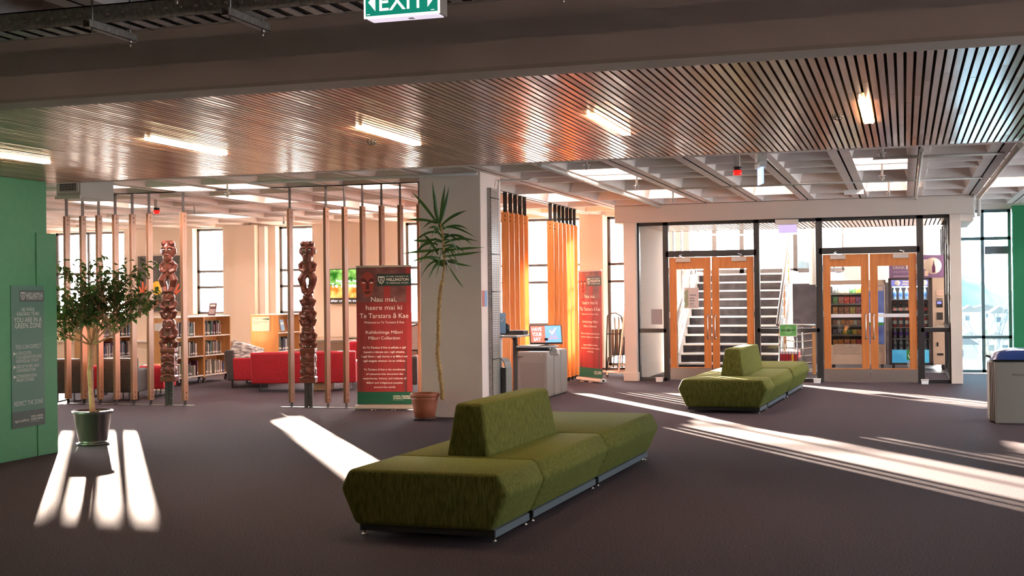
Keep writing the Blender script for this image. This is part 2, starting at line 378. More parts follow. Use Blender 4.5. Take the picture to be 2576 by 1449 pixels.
# green wall on the right
gp = PY(2534, 505, 25.7)
m = MB(); m.box(1.93, 6.8, 25.4, 25.6, 0, 3.16); struct(m.build('wall_right', green2))
m = MB(); m.box(3.3, 3.5, 12.2, 14.6, 0, 3.2); struct(m.build('wall_bounce_panel', green2))  # unseen panel added to bounce green light onto the ceiling coffers
# far wall with window openings
WY = 25.6
wins = [('window_1', -19.3, -17.3, 1.25, [-18.41]), ('window_2', -15.5, -14.72, 1.25, []), ('window_3', -13.4, -12.5, 1.25, []),
        ('window_4', -10.35, -8.75, 1.0, [-9.3]), ('window_5', -8.4, -6.36, 0.95, [-7.85]), ('window_6', -5.87, -4.9, 0.12, [])]
m = MB(); xl = -20.2
for n, a, b_, sill, mm in wins:
    m.box(xl, a, WY, WY+0.3, 0, 3.78); m.box(a, b_, WY, WY+0.3, 0, sill); m.box(a, b_, WY, WY+0.3, 3.2, 3.78); xl = b_
m.box(xl, -4.85, WY, WY+0.3, 0, 3.78)
struct(m.build('wall_far', farpaint))
m = MB()   # sills and skirting
for n, a, b_, sill, mm in wins[:5]: m.box(a-0.03, b_+0.03, WY-0.06, WY+0.1, sill-0.03, sill)
m.box(-20, -8.6, WY-0.16, WY, 0.62, 0.66); m.box(-20, -5.88, WY-0.03, WY, 0, 0.12)
struct(m.build('trim_3', white))
def window(name, a, b_, z0, z1, Y, trans, mulls, fm, gm, t=0.055):
    o = MB(); o.box(a, b_, Y, Y+t, z0, z0+t); o.box(a, b_, Y, Y+t, z1-t, z1)
    for x in [a+t/2, b_-t/2]+mulls: o.box(x-t/2, x+t/2, Y, Y+t, z0, z1)
    for z in trans: o.box(a, b_, Y, Y+t, z-t/2, z+t/2)
    f = struct(o.build(name, fm, origin=False))
    g = MB(); g.box(a+0.01, b_-0.01, Y+t*0.4, Y+t*0.4+0.008, z0+0.01, z1-0.01); g.build('pane', gm, f)
    return f
for n, a, b_, sill, mm in wins: window(n, a, b_, sill, 3.2, WY+0.2, [2.22, 1.86], mm, alu_b, glass)
# pilasters on the far wall
m = MB(); a = PY(590, 600, 25.25).x; b_ = PY(640, 600, 25.25).x
m.box(a, b_, 25.25, WY, 0, 3.22); m.box(-6.36, -5.87, 25.35, WY, 0, 3.22); struct(m.build('wall_pilaster', farpaint))
# big pillar
m = MB(); m.box(-6.14, -5.29, 15.8, 16.68, 0, 3.35); struct(m.build('wall_pillar', mat('pillar_paint', (0.86, 0.69, 0.62), 0.7, noise=(1.2, (0.80, 0.63, 0.565)))))
m = MB(); m.box(-8.6, -4.6, 15.6, 16.9, 3.17, 3.21); 

# ---------------------------------------------------------------- glazed door wall
m = MB(); m.box(-5.09, 1.14, 22.98, 23.55, 2.9, 3.215); struct(m.build('trim_4', fascia_m, bevel=0.004, seg=1))
m = MB(); m.box(-5.09, 1.14, 22.985, 23.2, 3.215, 3.235); struct(m.build('trim_5', dark_void))
m = MB(); m.box(-4.93, -4.70, 22.98, 26, 0, 2.9); m.box(-4.95, -4.68, 22.95, 23.3, 0, 0.16); m.box(0.745, 0.93, 23.0, 23.35, 0, 2.9)
m.box(0.93, 1.14, 23.1, 25.7, 2.78, 2.9)
struct(m.build('wall_doorway', fascia_m, bevel=0.004, seg=1))
D = 23.15
def fx(px, py=700): return PY(px, py, D).x
m = MB(); T = (23.10, 23.22)
xv = {'a': -4.69, 'b': -4.175, 'c': -2.53, 'd': -1.44, 'e': 0.26, 'f': 0.745}
m.box(-4.70, 0.745, *T, 2.84, 2.9)
for k, w_ in (('a', .05), ('b', .10), ('c', .10), ('d', .11), ('e', .11), ('f', .05)): m.box(xv[k]-w_/2, xv[k]+w_/2, *T, 0, 2.9)
for a, b_ in (('b', 'c'), ('d', 'e')): m.box(xv[a], xv[b_], *T, 2.26, 2.37)
for a, b_ in (('a', 'b'), ('c', 'd'), ('e', 'f')): m.box(xv[a], xv[b_], *T, 0, 0.06); m.box(xv[a], xv[b_], *T, 0.88, 0.955)
fr = struct(m.build('window_7', alu, bevel=0.004, seg=1, origin=False))
def pane(x0, x1, z0, z1, mt=None): g = MB(); g.box(x0, x1, 23.155, 23.163, z0, z1); g.build('pane', mt or glass, fr)
pane(-4.66, -4.23, .06, .88); pane(-4.66, -4.23, .955, 2.84); pane(-4.12, -2.58, 2.37, 2.84); pane(-2.47, -1.5, .06, .88); pane(-2.47, -1.5, .955, 2.84)
pane(-1.38, .2, 2.37, 2.84); pane(.32, .72, .06, .88); pane(.32, .72, .955, 2.84)
def doorleaf(name, x0, x1, hinge, label=None):
    z1 = 2.25; rt = struct(thing(name, None, None, ((x0+x1)/2, D, 0))); del_ = rt
    hw = (x1-x0)/2-0.006; st_ = 0.13
    b = MB(); b.box(-hw, -hw+st_, -.022, .022, 0.02, z1); b.box(hw-st_, hw, -.022, .022, 0.02, z1)
    b.box(-hw+st_, hw-st_, -.022, .022, z1-0.215, z1); b.box(-hw+st_, hw-st_, -.022, .022, 0.02, 0.25)
    b.build('door_frame', doorwood, rt, bevel=0.003, seg=1)
    b = MB(); b.box(-hw+st_, hw-st_, -.004, .004, 0.25, z1-.215); b.build('pane', glass, rt)
    b = MB(); b.box(-hw, hw, -.026, -.0225, 0.02, 0.235)
    b.build('kick_plate', chrome, rt)
    s = 1 if hinge < 0 else -1; hx = s*(hw-0.055)
    b = MB(); b.tube([(hx, -.024, .78), (hx, -.06, .78), (hx, -.075, .80), (hx, -.075, 1.16), (hx, -.06, 1.18), (hx, -.024, 1.18)], .011, 8)
    b.lathe([(0, -.030), (.022, -.030), (.022, -.023)], (hx, 0, .78), axis='Y', n=12); b.lathe([(0, -.030), (.022, -.030), (.022, -.023)], (hx, 0, 1.18), axis='Y', n=12)
    b.build('handle', chrome, rt)
    b = MB(); cx = -s*(hw-.13-.13); b.box(cx-.13, cx+.13, -.07, -.024, z1-.085, z1-.012); cl_ = b.build('door_closer', mat('closer_metal', (.55, .5, .45), .4, .4), rt, bevel=0.004)
    b = MB(); b.bar((cx+.02, -.055, z1-.01), (cx-.06*s, -.11, z1+.03), .012); b.bar((cx-.06*s, -.11, z1+.03), (cx-.02, -.04, z1+.055), .012); b.build('arm', chrome, cl_)
    b = MB()
    for z in (.3, 1.15, 1.95): b.box(-s*hw-.012, -s*hw+.012, -.03, -.02, z, z+.11)
    b.build('hinge', chrome, rt)
    return rt
doorleaf('door_1', -4.12, -3.355, -1); doorleaf('door_2', -3.345, -2.58, 1); doorleaf('door_3', -1.385, -.595, -1); doorleaf('door_4', -.585, .205, 1)
mf = mat('frosted_strip', (.75, .70, .70), .6)
for x0, x1 in ((-1.25, -.72), (-.46, .07)):
    m = MB(); m.box(x0, x1, 23.14, 23.144, 1.14, 1.20); tag(m.build('manifestation_strip', mf), 'pale safety strip across the glass of the %s vending-side door' % ('left' if x0 < -1 else 'right'), 'safety strip')

# ---------------------------------------------------------------- glass wall at the far right
f = window('window_8', .95, 1.93, 0.02, 3.12, 25.75, [2.57, .70], [1.42], alu_t, glass_t, .06)
m = MB(); m.box(1.46, 1.90, 25.70, 25.74, 2.27, 2.42); tag(m.build('roller_blind', mat('blind_cloth', (.16, .18, .2), .7)), 'short dark roller blind lowered on the glass wall by the green wall', 'blind')
m = MB(); m.box(.93, 7, 25.75, 26, 3.12, 3.78); m.box(2.1, 7, 25.75, 26, 0, 3.12); struct(m.build('wall_far_right', plaster))
# ================================================================ green modular bench sofas
def fabric(name, c1, c2):
    m = mat(name, c1, 0.85, noise=(85, c2, 5), bump=0.2, bscale=150, sheen=0.35, spec=0.1, stretch=(1, 1, 0.16))
    return m
gfab = fabric('green_chenille', (0.060, 0.062, 0.011), (0.120, 0.120, 0.028))
plinth = mat('black_plinth', (0.01, 0.01, 0.01), 0.6); rail = mat('grey_blue_rail', (0.22, 0.25, 0.27), 0.35, 0.7)
def cushion(y0, y1, hw=(0.49, 0.60, 0.535), zs=(0.08, 0.32, 0.45), x0=None, x1=None, ny=10, name='seat', parent=None, dome=0.008, lean=(0, 0)):
    """bench block: six-sided section swept front to back, softly rounded"""
    m = MB(); poly = [(-hw[0], zs[0]), (-hw[1], zs[1]), (-hw[2], zs[2]), (hw[2], zs[2]), (hw[1], zs[1]), (hw[0], zs[0])]
    m.prism(poly, lambda a, b: (a, y0+(lean[0] if b > .4 else 0), b), lambda a, b: (a, y1-(lean[1] if b > .4 else 0), b))
    o = m.build(name, gfab, parent, bevel=0.035, seg=4, smoothall=False)
    for p in o.data.polygons: p.use_smooth = True
    return o
def bench(label, loc, rz, units, back, gap):
    t = thing('bench_sofa', label, 'sofa', loc, rz, 'green modular bench sofas')
    for i, (a, b) in enumerate(units):
        cushion(a+0.003, b-0.003, parent=t)
        m = MB(); m.box(-.475, .475, a+.07, b-.02, 0.035, 0.085); m.build('plinth', plinth, t)
        for s in (-1, 1): m = MB(); m.box(min(s*.477, s*.487), max(s*.477, s*.487), a+.07, b-.02, 0.03, 0.078); m.build('side_rail', rail, t)
        m = MB()
        for s in (-1, 1):
            for y in (a+.10, b-.06): m.lathe([(0, 0), (.018, 0), (.018, .008), (.008, .012), (.008, .036), (0, .036)], (s*.465, y, 0), n=12)
        m.build('foot', chrome, t)
    a, b = back; m = MB()
    lw, uw = .165, .105
    m.prism([(-lw, .44), (-uw, .825), (uw, .825), (lw, .44)], lambda x, z: (x, a+(.035 if z > .5 else 0), z), lambda x, z: (x, b-(.06 if z > .5 else 0), z))
    o = m.build('backrest', gfab, t, bevel=0.028, seg=4)
    for p in o.data.polygons: p.use_smooth = True
    return t
bench('near green chenille bench sofa with central backrest, in the foreground', (-3.04, 7.80, 0), R(-2.2), [(0, .78), (.78, 2.5), (2.5, 4.35)], (.83, 2.47), 0)
bench('far green chenille bench sofa, smaller in view, in front of the double doors', (-2.33, 16.95, 0), R(-2.6), [(0, .72), (.72, 2.62), (2.78, 4.7)], (.78, 2.5), .1)

# ================================================================ timber screen posts
steel_strip = steel
def make_post(zb=0.075, zt=2.9):
    t = thing('screen_post', 'x', 'post')
    m = MB(); m.box(-.021, -.0035, -.062, .062, zb, zt); m.box(.0035, .021, -.062, .062, zb, zt); m.box(-.0035, .0035, -.062, .062, zb+.16, zt-.16)
    m.build('timber_board', timber_b, t, bevel=.002, seg=1)
    m = MB(); m.box(-.0033, .0033, -.032, .032, zt-.15, 3.215); m.build('hanger_strap', steel_strip, t)
    m = MB(); m.box(-.0033, .0033, -.032, .032, 0, zb+.15); m.box(-.03, .03, -.05, .05, 0, .006); m.build('floor_strap', steel_strip, t)
    m = MB()
    for z in (zb+.045, zb+.115, zt-.06, zt-.125):
        for s in (-1, 1): m.lathe([(0, s*.027), (.009, s*.026), (.011, s*.0205)], (0, 0, z), axis='X', n=8)
    m.build('bolt', black, t)
    return t
post0 = make_post(); POSTK = [o for o in col.objects if o.parent == post0]
BOARD2 = [o for o in POSTK if o.name.startswith('timber_board')][0].data.copy(); BOARD2.materials[0] = timber
first = [True]
def place_post(x, y, rz, label, group, pink=False):
    if first[0]: t = post0; first[0] = False
    else:
        t = post0.copy(); col.objects.link(t)
        for ch in POSTK:
            d = ch.copy(); col.objects.link(d); d.parent = t
            if ch.name.startswith('timber_board') and not pink: d.data = BOARD2
    t.matrix_basis = Matrix.Translation((x, y, 0))@Matrix.Rotation(rz, 4, 'Z'); tag(t, label, 'post', group)
RY = 16.85
lab = ['timber screen post nearest the green wall, behind the potted tree', 'timber screen post second from the green wall, behind the tree crown', 'timber screen post third from the green wall, behind the tree crown',
       'timber screen post fourth from the green wall, right of the tree trunk', 'timber screen post fifth from the green wall, at the right edge of the tree crown', 'timber screen post just left of the tall first carved figure',
       'timber screen post just right of the first carved figure', 'timber screen post just left of the second carved figure', 'timber screen post just right of the second carved figure',
       'timber screen post directly left of the near red banner', 'timber screen post rising behind the left part of the near red banner', 'timber screen post rising behind the middle of the near red banner',
       'timber screen post rising behind the right part of the near red banner', 'timber screen post half hidden by the left edge of the big pillar']
for x, lb in zip([-12.41, -12.12, -11.83, -11.535, -11.234, -10.941, -10.353, -8.581, -8.001, -7.708, -7.427, -7.131, -6.844, -6.555], lab):
    place_post(x, RY, 0, lb, 'timber posts of the long screen', True)
lab2 = ['hanging timber slat of the orange screen, first and mostly hidden by the pillar', 'hanging timber slat of the orange screen, second right of the pillar', 'hanging timber slat of the orange screen, third right of the pillar', 'hanging timber slat of the orange screen, fourth right of the pillar', 'hanging timber slat of the orange screen, last before the gap with the window',
        'hanging timber slat, first right of the window gap behind the monitor', 'hanging timber slat, second right of the window gap behind the monitor', 'hanging timber slat, third right of the window gap', 'hanging timber slat, fourth right of the window gap',
        'hanging timber slat, third from the far red banner', 'hanging timber slat, second from the far red banner', 'hanging timber slat right beside the far red banner']
ys2 = [19.02, 19.30, 19.56, 19.82, 20.08, 21.68, 22.0, 22.28, 22.55, 22.83, 23.1, 23.38]
for y, lb in zip(ys2, lab2): place_post(-5.96, y, R(90), lb, 'timber slats of the orange screen')
m = MB(); m.box(-12.4, -6.14, RY-.02, RY+.02, 3.205, 3.219); tag(m.build('ceiling_track', steel), 'thin dark steel track along the ceiling above the long post screen', 'ceiling track')
m = MB(); m.box(-5.98, -5.94, 18.6, 23.5, 3.205, 3.219); tag(m.build('ceiling_track', steel), 'thin dark steel track along the ceiling above the orange slat screen', 'ceiling track')
m = MB(); m.box(-12.6, -10.2, RY-.03, RY+.03, 0.0, .008); tag(m.build('floor_track', mat('floor_strip', (.4, .38, .37), .3, .6)), 'pale metal floor strip under the posts behind the potted tree', 'floor strip')
m = MB(); m.box(-8.75, -7.3, RY-.03, RY+.03, 0.0, .008); tag(m.build('floor_track', mat('floor_strip', (.4, .38, .37), .3, .6)), 'pale metal floor strip under the second carved figure', 'floor strip')

# ================================================================ carved figure posts
carve_m = mat('red_brown_carved_wood', (0.135, 0.030, 0.018), 0.32, noise=(9, (0.20, 0.050, 0.030)), coat=0.35)
shell_m = mat('paua_shell_inlay', (0.75, 0.78, 0.72), 0.2)
def figure_small(m, z, w, h, flip=1, arms=True):
    """a squat carved figure: big head, shoulders, looped arms, bent legs (local: front = -y)"""
    m.ell((0, 0, z+h*.80), (w*.53, w*.44, h*.20)); m.ell((0, -w*.25, z+h*.74), (w*.34, w*.2, h*.09))
    for s in (-1, 1):
        m.ell((s*w*.2, -w*.34, z+h*.84), (w*.13, w*.1, h*.05)); m.lathe_ring = None
        ring = [(s*w*.2+math.cos(a)*w*.14, -w*.42, z+h*.84+math.sin(a)*h*.065) for a in np.linspace(0, 2*math.pi, 13)]
        m.tube(ring, w*.035, 6)
        if arms: m.tube([(s*w*.3, 0, z+h*.66), (s*w*.56, -w*.05, z+h*.55), (s*w*.5, -w*.2, z+h*.40), (s*w*.15, -w*.36, z+h*.36)], [w*.22, w*.19, w*.16, w*.13], 8)
        m.tube([(s*w*.18, 0, z+h*.32), (s*w*.52, -w*.14, z+h*.20), (s*w*.40, -w*.1, z+h*.06), (s*w*.2, -w*.15, z+h*.0)], [w*.26, w*.25, w*.21, w*.19], 8)
    m.ell((0, 0, z+h*.48), (w*.44, w*.38, h*.24)); m.tube([(0, .01, z-h*.06), (0, .01, z+h*.5)], w*.2, 10); m.tube([(-w*.25, -w*.36, z+h*.68), (0, -w*.48, z+h*.66), (w*.25, -w*.36, z+h*.68)], w*.06, 6)
def spiral(m, c, r, n=2.2, rad=.008, ax='y'):
    pts = []
    for a in np.linspace(0, n*2*math.pi, int(18*n)):
        q = r*(1-a/(n*2*math.pi)*.8); dx, dz = math.cos(a)*q, math.sin(a)*q
        pts.append((c[0]+dx, c[1], c[2]+dz) if ax == 'y' else (c[0], c[1]+dx, c[2]+dz))
    m.tube(pts, rad, 6)
def carved(label, x, y, top, kind):
    t = thing('carved_figure_post', label, 'carving', (x, y, 0), 0.28, 'carved figure posts')
    z0 = 0.36; m = MB()
    # base block with scrolls
    m.box(-.115, .115, -.10, .10, z0, z0+.085); m.box(-.10, .10, -.088, .088, z0+.07, z0+.47); m.box(-.11, .11, -.098, .098, z0+.44, z0+.50)
    for zz in (z0+.16, z0+.35):
        for s in (-1, 1):
            spiral(m, (s*.052, -.092, zz), .045, 2, .009); spiral(m, (s*.104, .03*s, zz), .05, 2, .009, 'x')
        m.ell((0, -.10, zz+.03), (.028, .03, .05)); m.tube([(-.06, -.095, zz-.07), (0, -.115, zz-.055), (.06, -.095, zz-.07)], .013, 6)
    for s in (-1, 1): m.tube([(s*.1, -.09, z0+.27), (0, -.102, z0+.22), (s*.02, -.1, z0+.2)], .012, 6)
    zf = z0+.48; hs = (top-z0-.48)
    if kind == 0:
        figure_small(m, zf, .20, hs*.30); figure_small(m, zf+hs*.30, .19, hs*.24)
        zt = zf+hs*.54; hh = hs*.46
    else:
        figure_small(m, zf, .19, hs*.24); figure_small(m, zf+hs*.23, .185, hs*.20); figure_small(m, zf+hs*.42, .18, hs*.16, arms=False)
        zt = zf+hs*.56; hh = hs*.44
    # smooth top figure with a long face
    for s in (-1, 1):
        m.tube([(s*.03, 0, zt+hh*.38), (s*.085, -.02, zt+hh*.24), (s*.06, 0, zt+hh*.10), (s*.045, -.04, zt-.01)], [.058, .066, .054, .046], 10)
        m.tube([(s*.05, 0, zt+hh*.60), (s*.105, .01, zt+hh*.54), (s*.095, -.02, zt+hh*.44), (s*.03, -.07, zt+hh*.40)], [.044, .040, .033, .026], 8)
    m.ell((0, 0, zt+hh*.50), (.082, .07, hh*.17)); m.ell((0, 0, zt+hh*.60), (.10, .068, hh*.07)); m.ell((0, 0, zt+hh*.36), (.08, .065, hh*.09))
    m.tube([(0, 0, zt+hh*.6), (0, 0, zt+hh*.72)], [.05, .045], 10)
    hz = zt+hh*.84
    m.ell((0, .005, hz+.01), (.110, .092, hh*.205), 20, 14); m.ell((0, -.03, hz-hh*.13), (.072, .062, hh*.115)); m.ell((0, -.045, hz-hh*.19), (.035, .04, hh*.05))
    for s in (-1, 1): m.ell((s*.052, .0, hz+hh*.15), (.056, .082, hh*.07))
    m.tube([(0, -.085, hz+hh*.06), (0, -.105, hz-hh*.01), (0, -.10, hz-hh*.03)], [.012, .018, .02], 8)
    for s in (-1, 1):
        m.tube([(s*.012, -.094, hz+hh*.055), (s*.050, -.088, hz+hh*.075), (s*.09, -.045, hz+hh*.05)], .012, 6)
        m.ell((s*.110, .02, hz), (.014, .03, .05))
    m.tube([(-.032, -.078, hz-hh*.085), (0, -.092, hz-hh*.08), (.032, -.078, hz-hh*.085)], .010, 6)
    m.build('carved_body', carve_m, t, remesh=0.0055)
    m = MB()
    for s in (-1, 1): m.ell((s*.044, -.088, hz+hh*.028), (.022, .008, .007), 10, 6)
    m.build('shell_eye', shell_m, t)
    m = MB(); m.box(-.058, -.012, -.04, .04, 0, z0); m.box(.012, .058, -.04, .04, 0, z0); m.box(-.012, .012, -.03, .03, .02, z0)
    for z in (.10, .19): m.lathe([(0, -.052), (.012, -.05), (.014, -.04)], (.035, 0, z), axis='Y', n=8)
    m.build('steel_base', mat('carving_steel_base', (.095, .085, .085), .6, spec=.2), t)
p = PZ(422.5, 1020); q = PZ(777.5, 1025)
zt1 = PY(418, 612, RY).z; zt2 = PY(775, 613, RY).z
carved('taller carved dark red wooden figure post standing between screen posts, left of the red sofas', p.x, RY, zt1, 0)
carved('carved dark red wooden figure post in front of the wide red sofa and bright window', q.x, RY, zt2, 1)

# ================================================================ potted plants
leafm = mat('ficus_leaf', (0.030, 0.062, 0.016), 0.42, noise=(6, (0.055, 0.095, 0.022)))
def leafnodes(m):   # leaves let some light through
    nt = m.node_tree; b = nt.nodes['Principled BSDF']; tr = nt.nodes.new('ShaderNodeBsdfTranslucent'); mx = nt.nodes.new('ShaderNodeMixShader')
    tr.inputs[0].default_value = (0.12, 0.22, 0.03, 1); mx.inputs[0].default_value = .28
    o = nt.nodes['Material Output']; nt.links.new(b.outputs[0], mx.inputs[1]); nt.links.new(tr.outputs[0], mx.inputs[2]); nt.links.new(mx.outputs[0], o.inputs[0])
leafnodes(leafm)
bark = mat('smooth_pale_bark', (0.44, 0.20, 0.12), 0.8, noise=(20, (0.56, 0.30, 0.18)), spec=.1)
soil = mat('potting_soil', (0.03, 0.02, 0.014), 0.95, bump=.5, bscale=40)
fx0 = PZ(210, 1122); FT = thing('potted_ficus', 'slender ficus tree with a bushy crown in a glossy dark pot, beside the green wall', 'plant', (fx0.x, fx0.y+.17, 0))
potm = mat('glossy_dark_pot', (0.045, 0.036, 0.034), 0.25, coat=.3)
m = MB(); m.lathe([(0, .012), (.155, .012), (.160, .0), (.175, 0), (.18, .02), (.15, .03), (.155, .05), (.205, .345), (.222, .35), (.222, .375), (.205, .378), (.195, .35), (.19, .33)], n=40); m.build('pot', potm, FT)
m = MB(); m.lathe([(0, .345), (.1, .342), (.196, .335)], n=24); m.build('soil', soil, FT)
rnd = random.Random(3)
m = MB(); tips = []
trunk = [(0, 0, .33), (-.02, 0, .5), (-.01, .01, .75), (.02, 0, .98), (.015, 0, 1.16)]
Mt = PY(205, 930, fx0.y+.17); off = Mt-FT.location
m.tube([(0, 0, .33), (-.015, 0, .55), (-.03, 0, .80), (.0, 0, 1.0), (-.005, 0, 1.12)], [.034, .028, .03, .032, .028], 10)
def branch(p, d, ln, r, lvl):
    pts = [p]; d = d.normalized(); n = 5
    for i in range(n):
        d = (d+Vector((rnd.uniform(-.25, .25), rnd.uniform(-.14, .14), rnd.uniform(-.06, .2)))*.6).normalized(); pts.append(pts[-1]+d*ln/n)
    m.tube(pts, [r*(1-.7*i/n) for i in range(n+1)], 6)
    for i in range(1, n+1):
        if lvl >= 1 and (i % 2 == 0 or i == n): tips.append((pts[i], d.copy()))
        if lvl < 2 and i >= 2:
            for _ in range(2 if lvl < 2 else 1):
                a = rnd.uniform(0, 2*math.pi); dd = (d+Vector((math.cos(a), math.sin(a), rnd.uniform(-.3, .5)))*.9).normalized()
                branch(pts[i], dd, ln*.58, r*.5, lvl+1)
base = Vector((-.005, 0, 1.10)); ln0 = 1
for a, e, ln in ((.1, .9, .52), (3.1, .8, .46), (1.6, 1.3, .45), (-1.4, 1.1, .40), (0.3, .35, .56), (3.3, .35, .46), (2.6, 2.2, .62), (.5, 2.0, .66), (0.0, 1.3, .6)):
    branch(base, Vector((math.cos(a), math.sin(a)*.45, e)), ln, .013, 0)
m.build('trunk', bark, FT)
def leaf(m, p, d, ln, wd, droop=.5, roll=0):
    d = d.normalized(); side = d.cross(Vector((0, 0, 1))); side = side.normalized() if side.length > .01 else Vector((1, 0, 0))
    up = side.cross(d); c, s = math.cos(roll), math.sin(roll); side, up = side*c+up*s, up*c-side*s
    mid = p+d*ln*.45+up*ln*.04; tip = p+d*ln-Vector((0, 0, droop*ln*.35))
    vs = [p, p+d*ln*.22+side*wd*.42+up*ln*.03, mid+side*wd*.5+up*ln*.04, p+d*ln*.75+side*wd*.28-Vector((0, 0, droop*ln*.15)), tip,
          p+d*ln*.75-side*wd*.28-Vector((0, 0, droop*ln*.15)), mid-side*wd*.5+up*ln*.04, p+d*ln*.22-side*wd*.42+up*ln*.03, mid-up*ln*.03]
    m.add(vs, [(0, 1, 8), (1, 2, 8), (2, 3, 8), (3, 4, 8), (4, 5, 8), (5, 6, 8), (6, 7, 8), (7, 0, 8)])
m = MB(); rnd.shuffle(tips)
for p, d in tips:
    if (p.z < 1.3 and rnd.random() < .3) or rnd.random() < .25: continue
    if p.z > 2.1 or (p.y < -.55 and p.x < .15): continue
    for _ in range(1 if rnd.random() < .8 else 2):
        a = rnd.uniform(0, 2*math.pi); dd = Vector((math.cos(a), math.sin(a), rnd.uniform(-.9, .3)))
        leaf(m, p+Vector((rnd.uniform(-.03, .03), rnd.uniform(-.03, .03), rnd.uniform(-.03, .03))), dd, rnd.uniform(.06, .095), rnd.uniform(.036, .052), .6, rnd.uniform(-.6, .6))
m.build('foliage', leafm, FT)
# dragon tree in a terracotta pot
dp = PZ(1101, 1047); DT = thing('potted_dragon_tree', 'tall spiky dragon tree with a ringed bare stem in a terracotta pot, before the pillar', 'plant', (dp.x, 15.45, 0))
terra = mat('terracotta_pot', (0.42, 0.115, 0.055), 0.6, noise=(8, (0.36, 0.095, 0.045)))
m = MB(); m.lathe([(0, .03), (.125, .03), (.13, .03), (.155, .15), (.172, .26), (.176, .268), (.176, .285), (.172, .29), (.190, .30), (.193, .335), (.186, .345), (.170, .345), (.168, .29), (.165, .27)], n=40)
m.build('pot', terra, DT)
m = MB(); m.lathe([(0, 0), (.145, 0), (.155, .035), (.148, .035), (.14, .01), (0, .01)], n=32); m.build('saucer', mat('dark_saucer', (.06, .02, .012), .6), DT)
m = MB(); m.lathe([(0, .30), (.166, .285)], n=24); m.build('soil', soil, DT)
YD = 15.45
def dpt(px, py, dy=0): v = PY(px, py, YD+dy); return v-Vector(DT.location)
cpath = [dpt(1113, 1004), dpt(1112, 982), dpt(1107, 940), dpt(1101, 890), dpt(1103, 830), dpt(1104, 780), dpt(1108, 730), dpt(1113, 705), dpt(1118, 672), dpt(1118, 640), dpt(1114, 600), dpt(1108, 555)]
m = MB(); P2 = []; R2 = []; k = 0
for i in range(len(cpath)-1):
    for j in range(10):
        f_ = j/10; pp = cpath[i].lerp(cpath[i+1], f_); k += 1
        P2.append(pp+Vector((rnd.uniform(-.004, .004), rnd.uniform(-.004, .004), 0))); R2.append((.030 if i < 7 else .02)*(1-.03*i)+(.005 if k % 2 else -.003))
m.tube(P2, R2, 10); m.build('stem', mat('fibrous_stem', (.38, .20, .08), .9, noise=(26, (.56, .34, .14)), bump=1.0, bscale=60), DT)
dleaf = mat('dragon_leaf', (0.022, 0.075, 0.018), 0.38, noise=(4, (0.045, 0.115, 0.028))); leafnodes(dleaf)
def blade(m, pts, wd):
    pts = [Vector(p) for p in pts]; n = 9; cs = []
    for i in range(n+1):
        t = i/n; a = pts[0].lerp(pts[1], t); b = pts[1].lerp(pts[2], t); cs.append(a.lerp(b, t))
    vs = []
    for i, c in enumerate(cs):
        t = i/n; d = (cs[min(i+1, n)]-cs[max(i-1, 0)]).normalized(); s = d.cross(Vector((.15, .99, .12))).normalized()
        s = (s*.8+d.cross(s)*.5).normalized(); w_ = wd*(.45+.55*math.sin(math.pi*min(1, t*1.4+.1)*.5)) if t < .65 else wd*(1-t)/.35*.98
        vs += [c+s*w_/2, c+d.cross(s).normalized()*w_*.12, c-s*w_/2]
    m.add(vs, [(i*3+k, i*3+k+1, (i+1)*3+k+1, (i+1)*3+k) for i in range(n) for k in (0, 1)])
m = MB()
BL = [((1104, 560), (1095, 520), (1087, 452)), ((1106, 560), (1112, 520), (1120, 462)), ((1108, 560), (1118, 530), (1130, 468)), ((1100, 562), (1072, 520), (1035, 481)),
      ((1110, 568), (1135, 540), (1176, 529)), ((1098, 562), (1070, 548), (1016, 554)), ((1112, 575), (1140, 560), (1200, 600)), ((1110, 578), (1150, 556), (1180, 580)),
      ((1100, 585), (1070, 575), (1030, 622)), ((1112, 600), (1150, 575), (1190, 620)), ((1098, 600), (1065, 610), (1033, 603)), ((1114, 615), (1150, 590), (1205, 608)),
      ((1100, 615), (1060, 600), (1040, 655)), ((1116, 630), (1160, 625), (1220, 622)), ((1104, 630), (1060, 630), (1010, 639)), ((1118, 645), (1160, 640), (1214, 633)),
      ((1108, 650), (1070, 640), (1028, 663)), ((1120, 655), (1145, 700), (1169, 728)), ((1116, 668), (1095, 650), (1070, 646)), ((1120, 660), (1140, 650), (1155, 660)),
      ((1118, 670), (1100, 665), (1082, 640)), ((1106, 590), (1090, 560), (1086, 600)), ((1112, 640), (1140, 600), (1170, 640)), ((1102, 640), (1080, 600), (1065, 590)),
      ((1118, 655), (1150, 665), (1190, 670)), ((1108, 575), (1096, 540), (1090, 500)), ((1112, 590), (1130, 585), (1160, 610)), ((1104, 610), (1085, 640), (1078, 660))]
for a, b, c in BL:
    dy = rnd.uniform(-.35, .30)*(.3 if c[1] < 500 else 1)
    blade(m, [dpt(*a), dpt(*b, dy*.5), dpt(*c, dy)], .040)
for _ in range(26):
    i = rnd.uniform(555, 672); cx = 1108+(i-555)/117*10; a = rnd.uniform(0, 6.28); ln = rnd.uniform(40, 85)
    dx = math.cos(a)*ln; dy = math.sin(a)*.3
    blade(m, [dpt(cx, i), dpt(cx+dx*.5, i-rnd.uniform(5, 30), dy*.5), dpt(cx+dx, i+rnd.uniform(-5, 55), dy)], .034)
m.build('foliage', dleaf, DT)

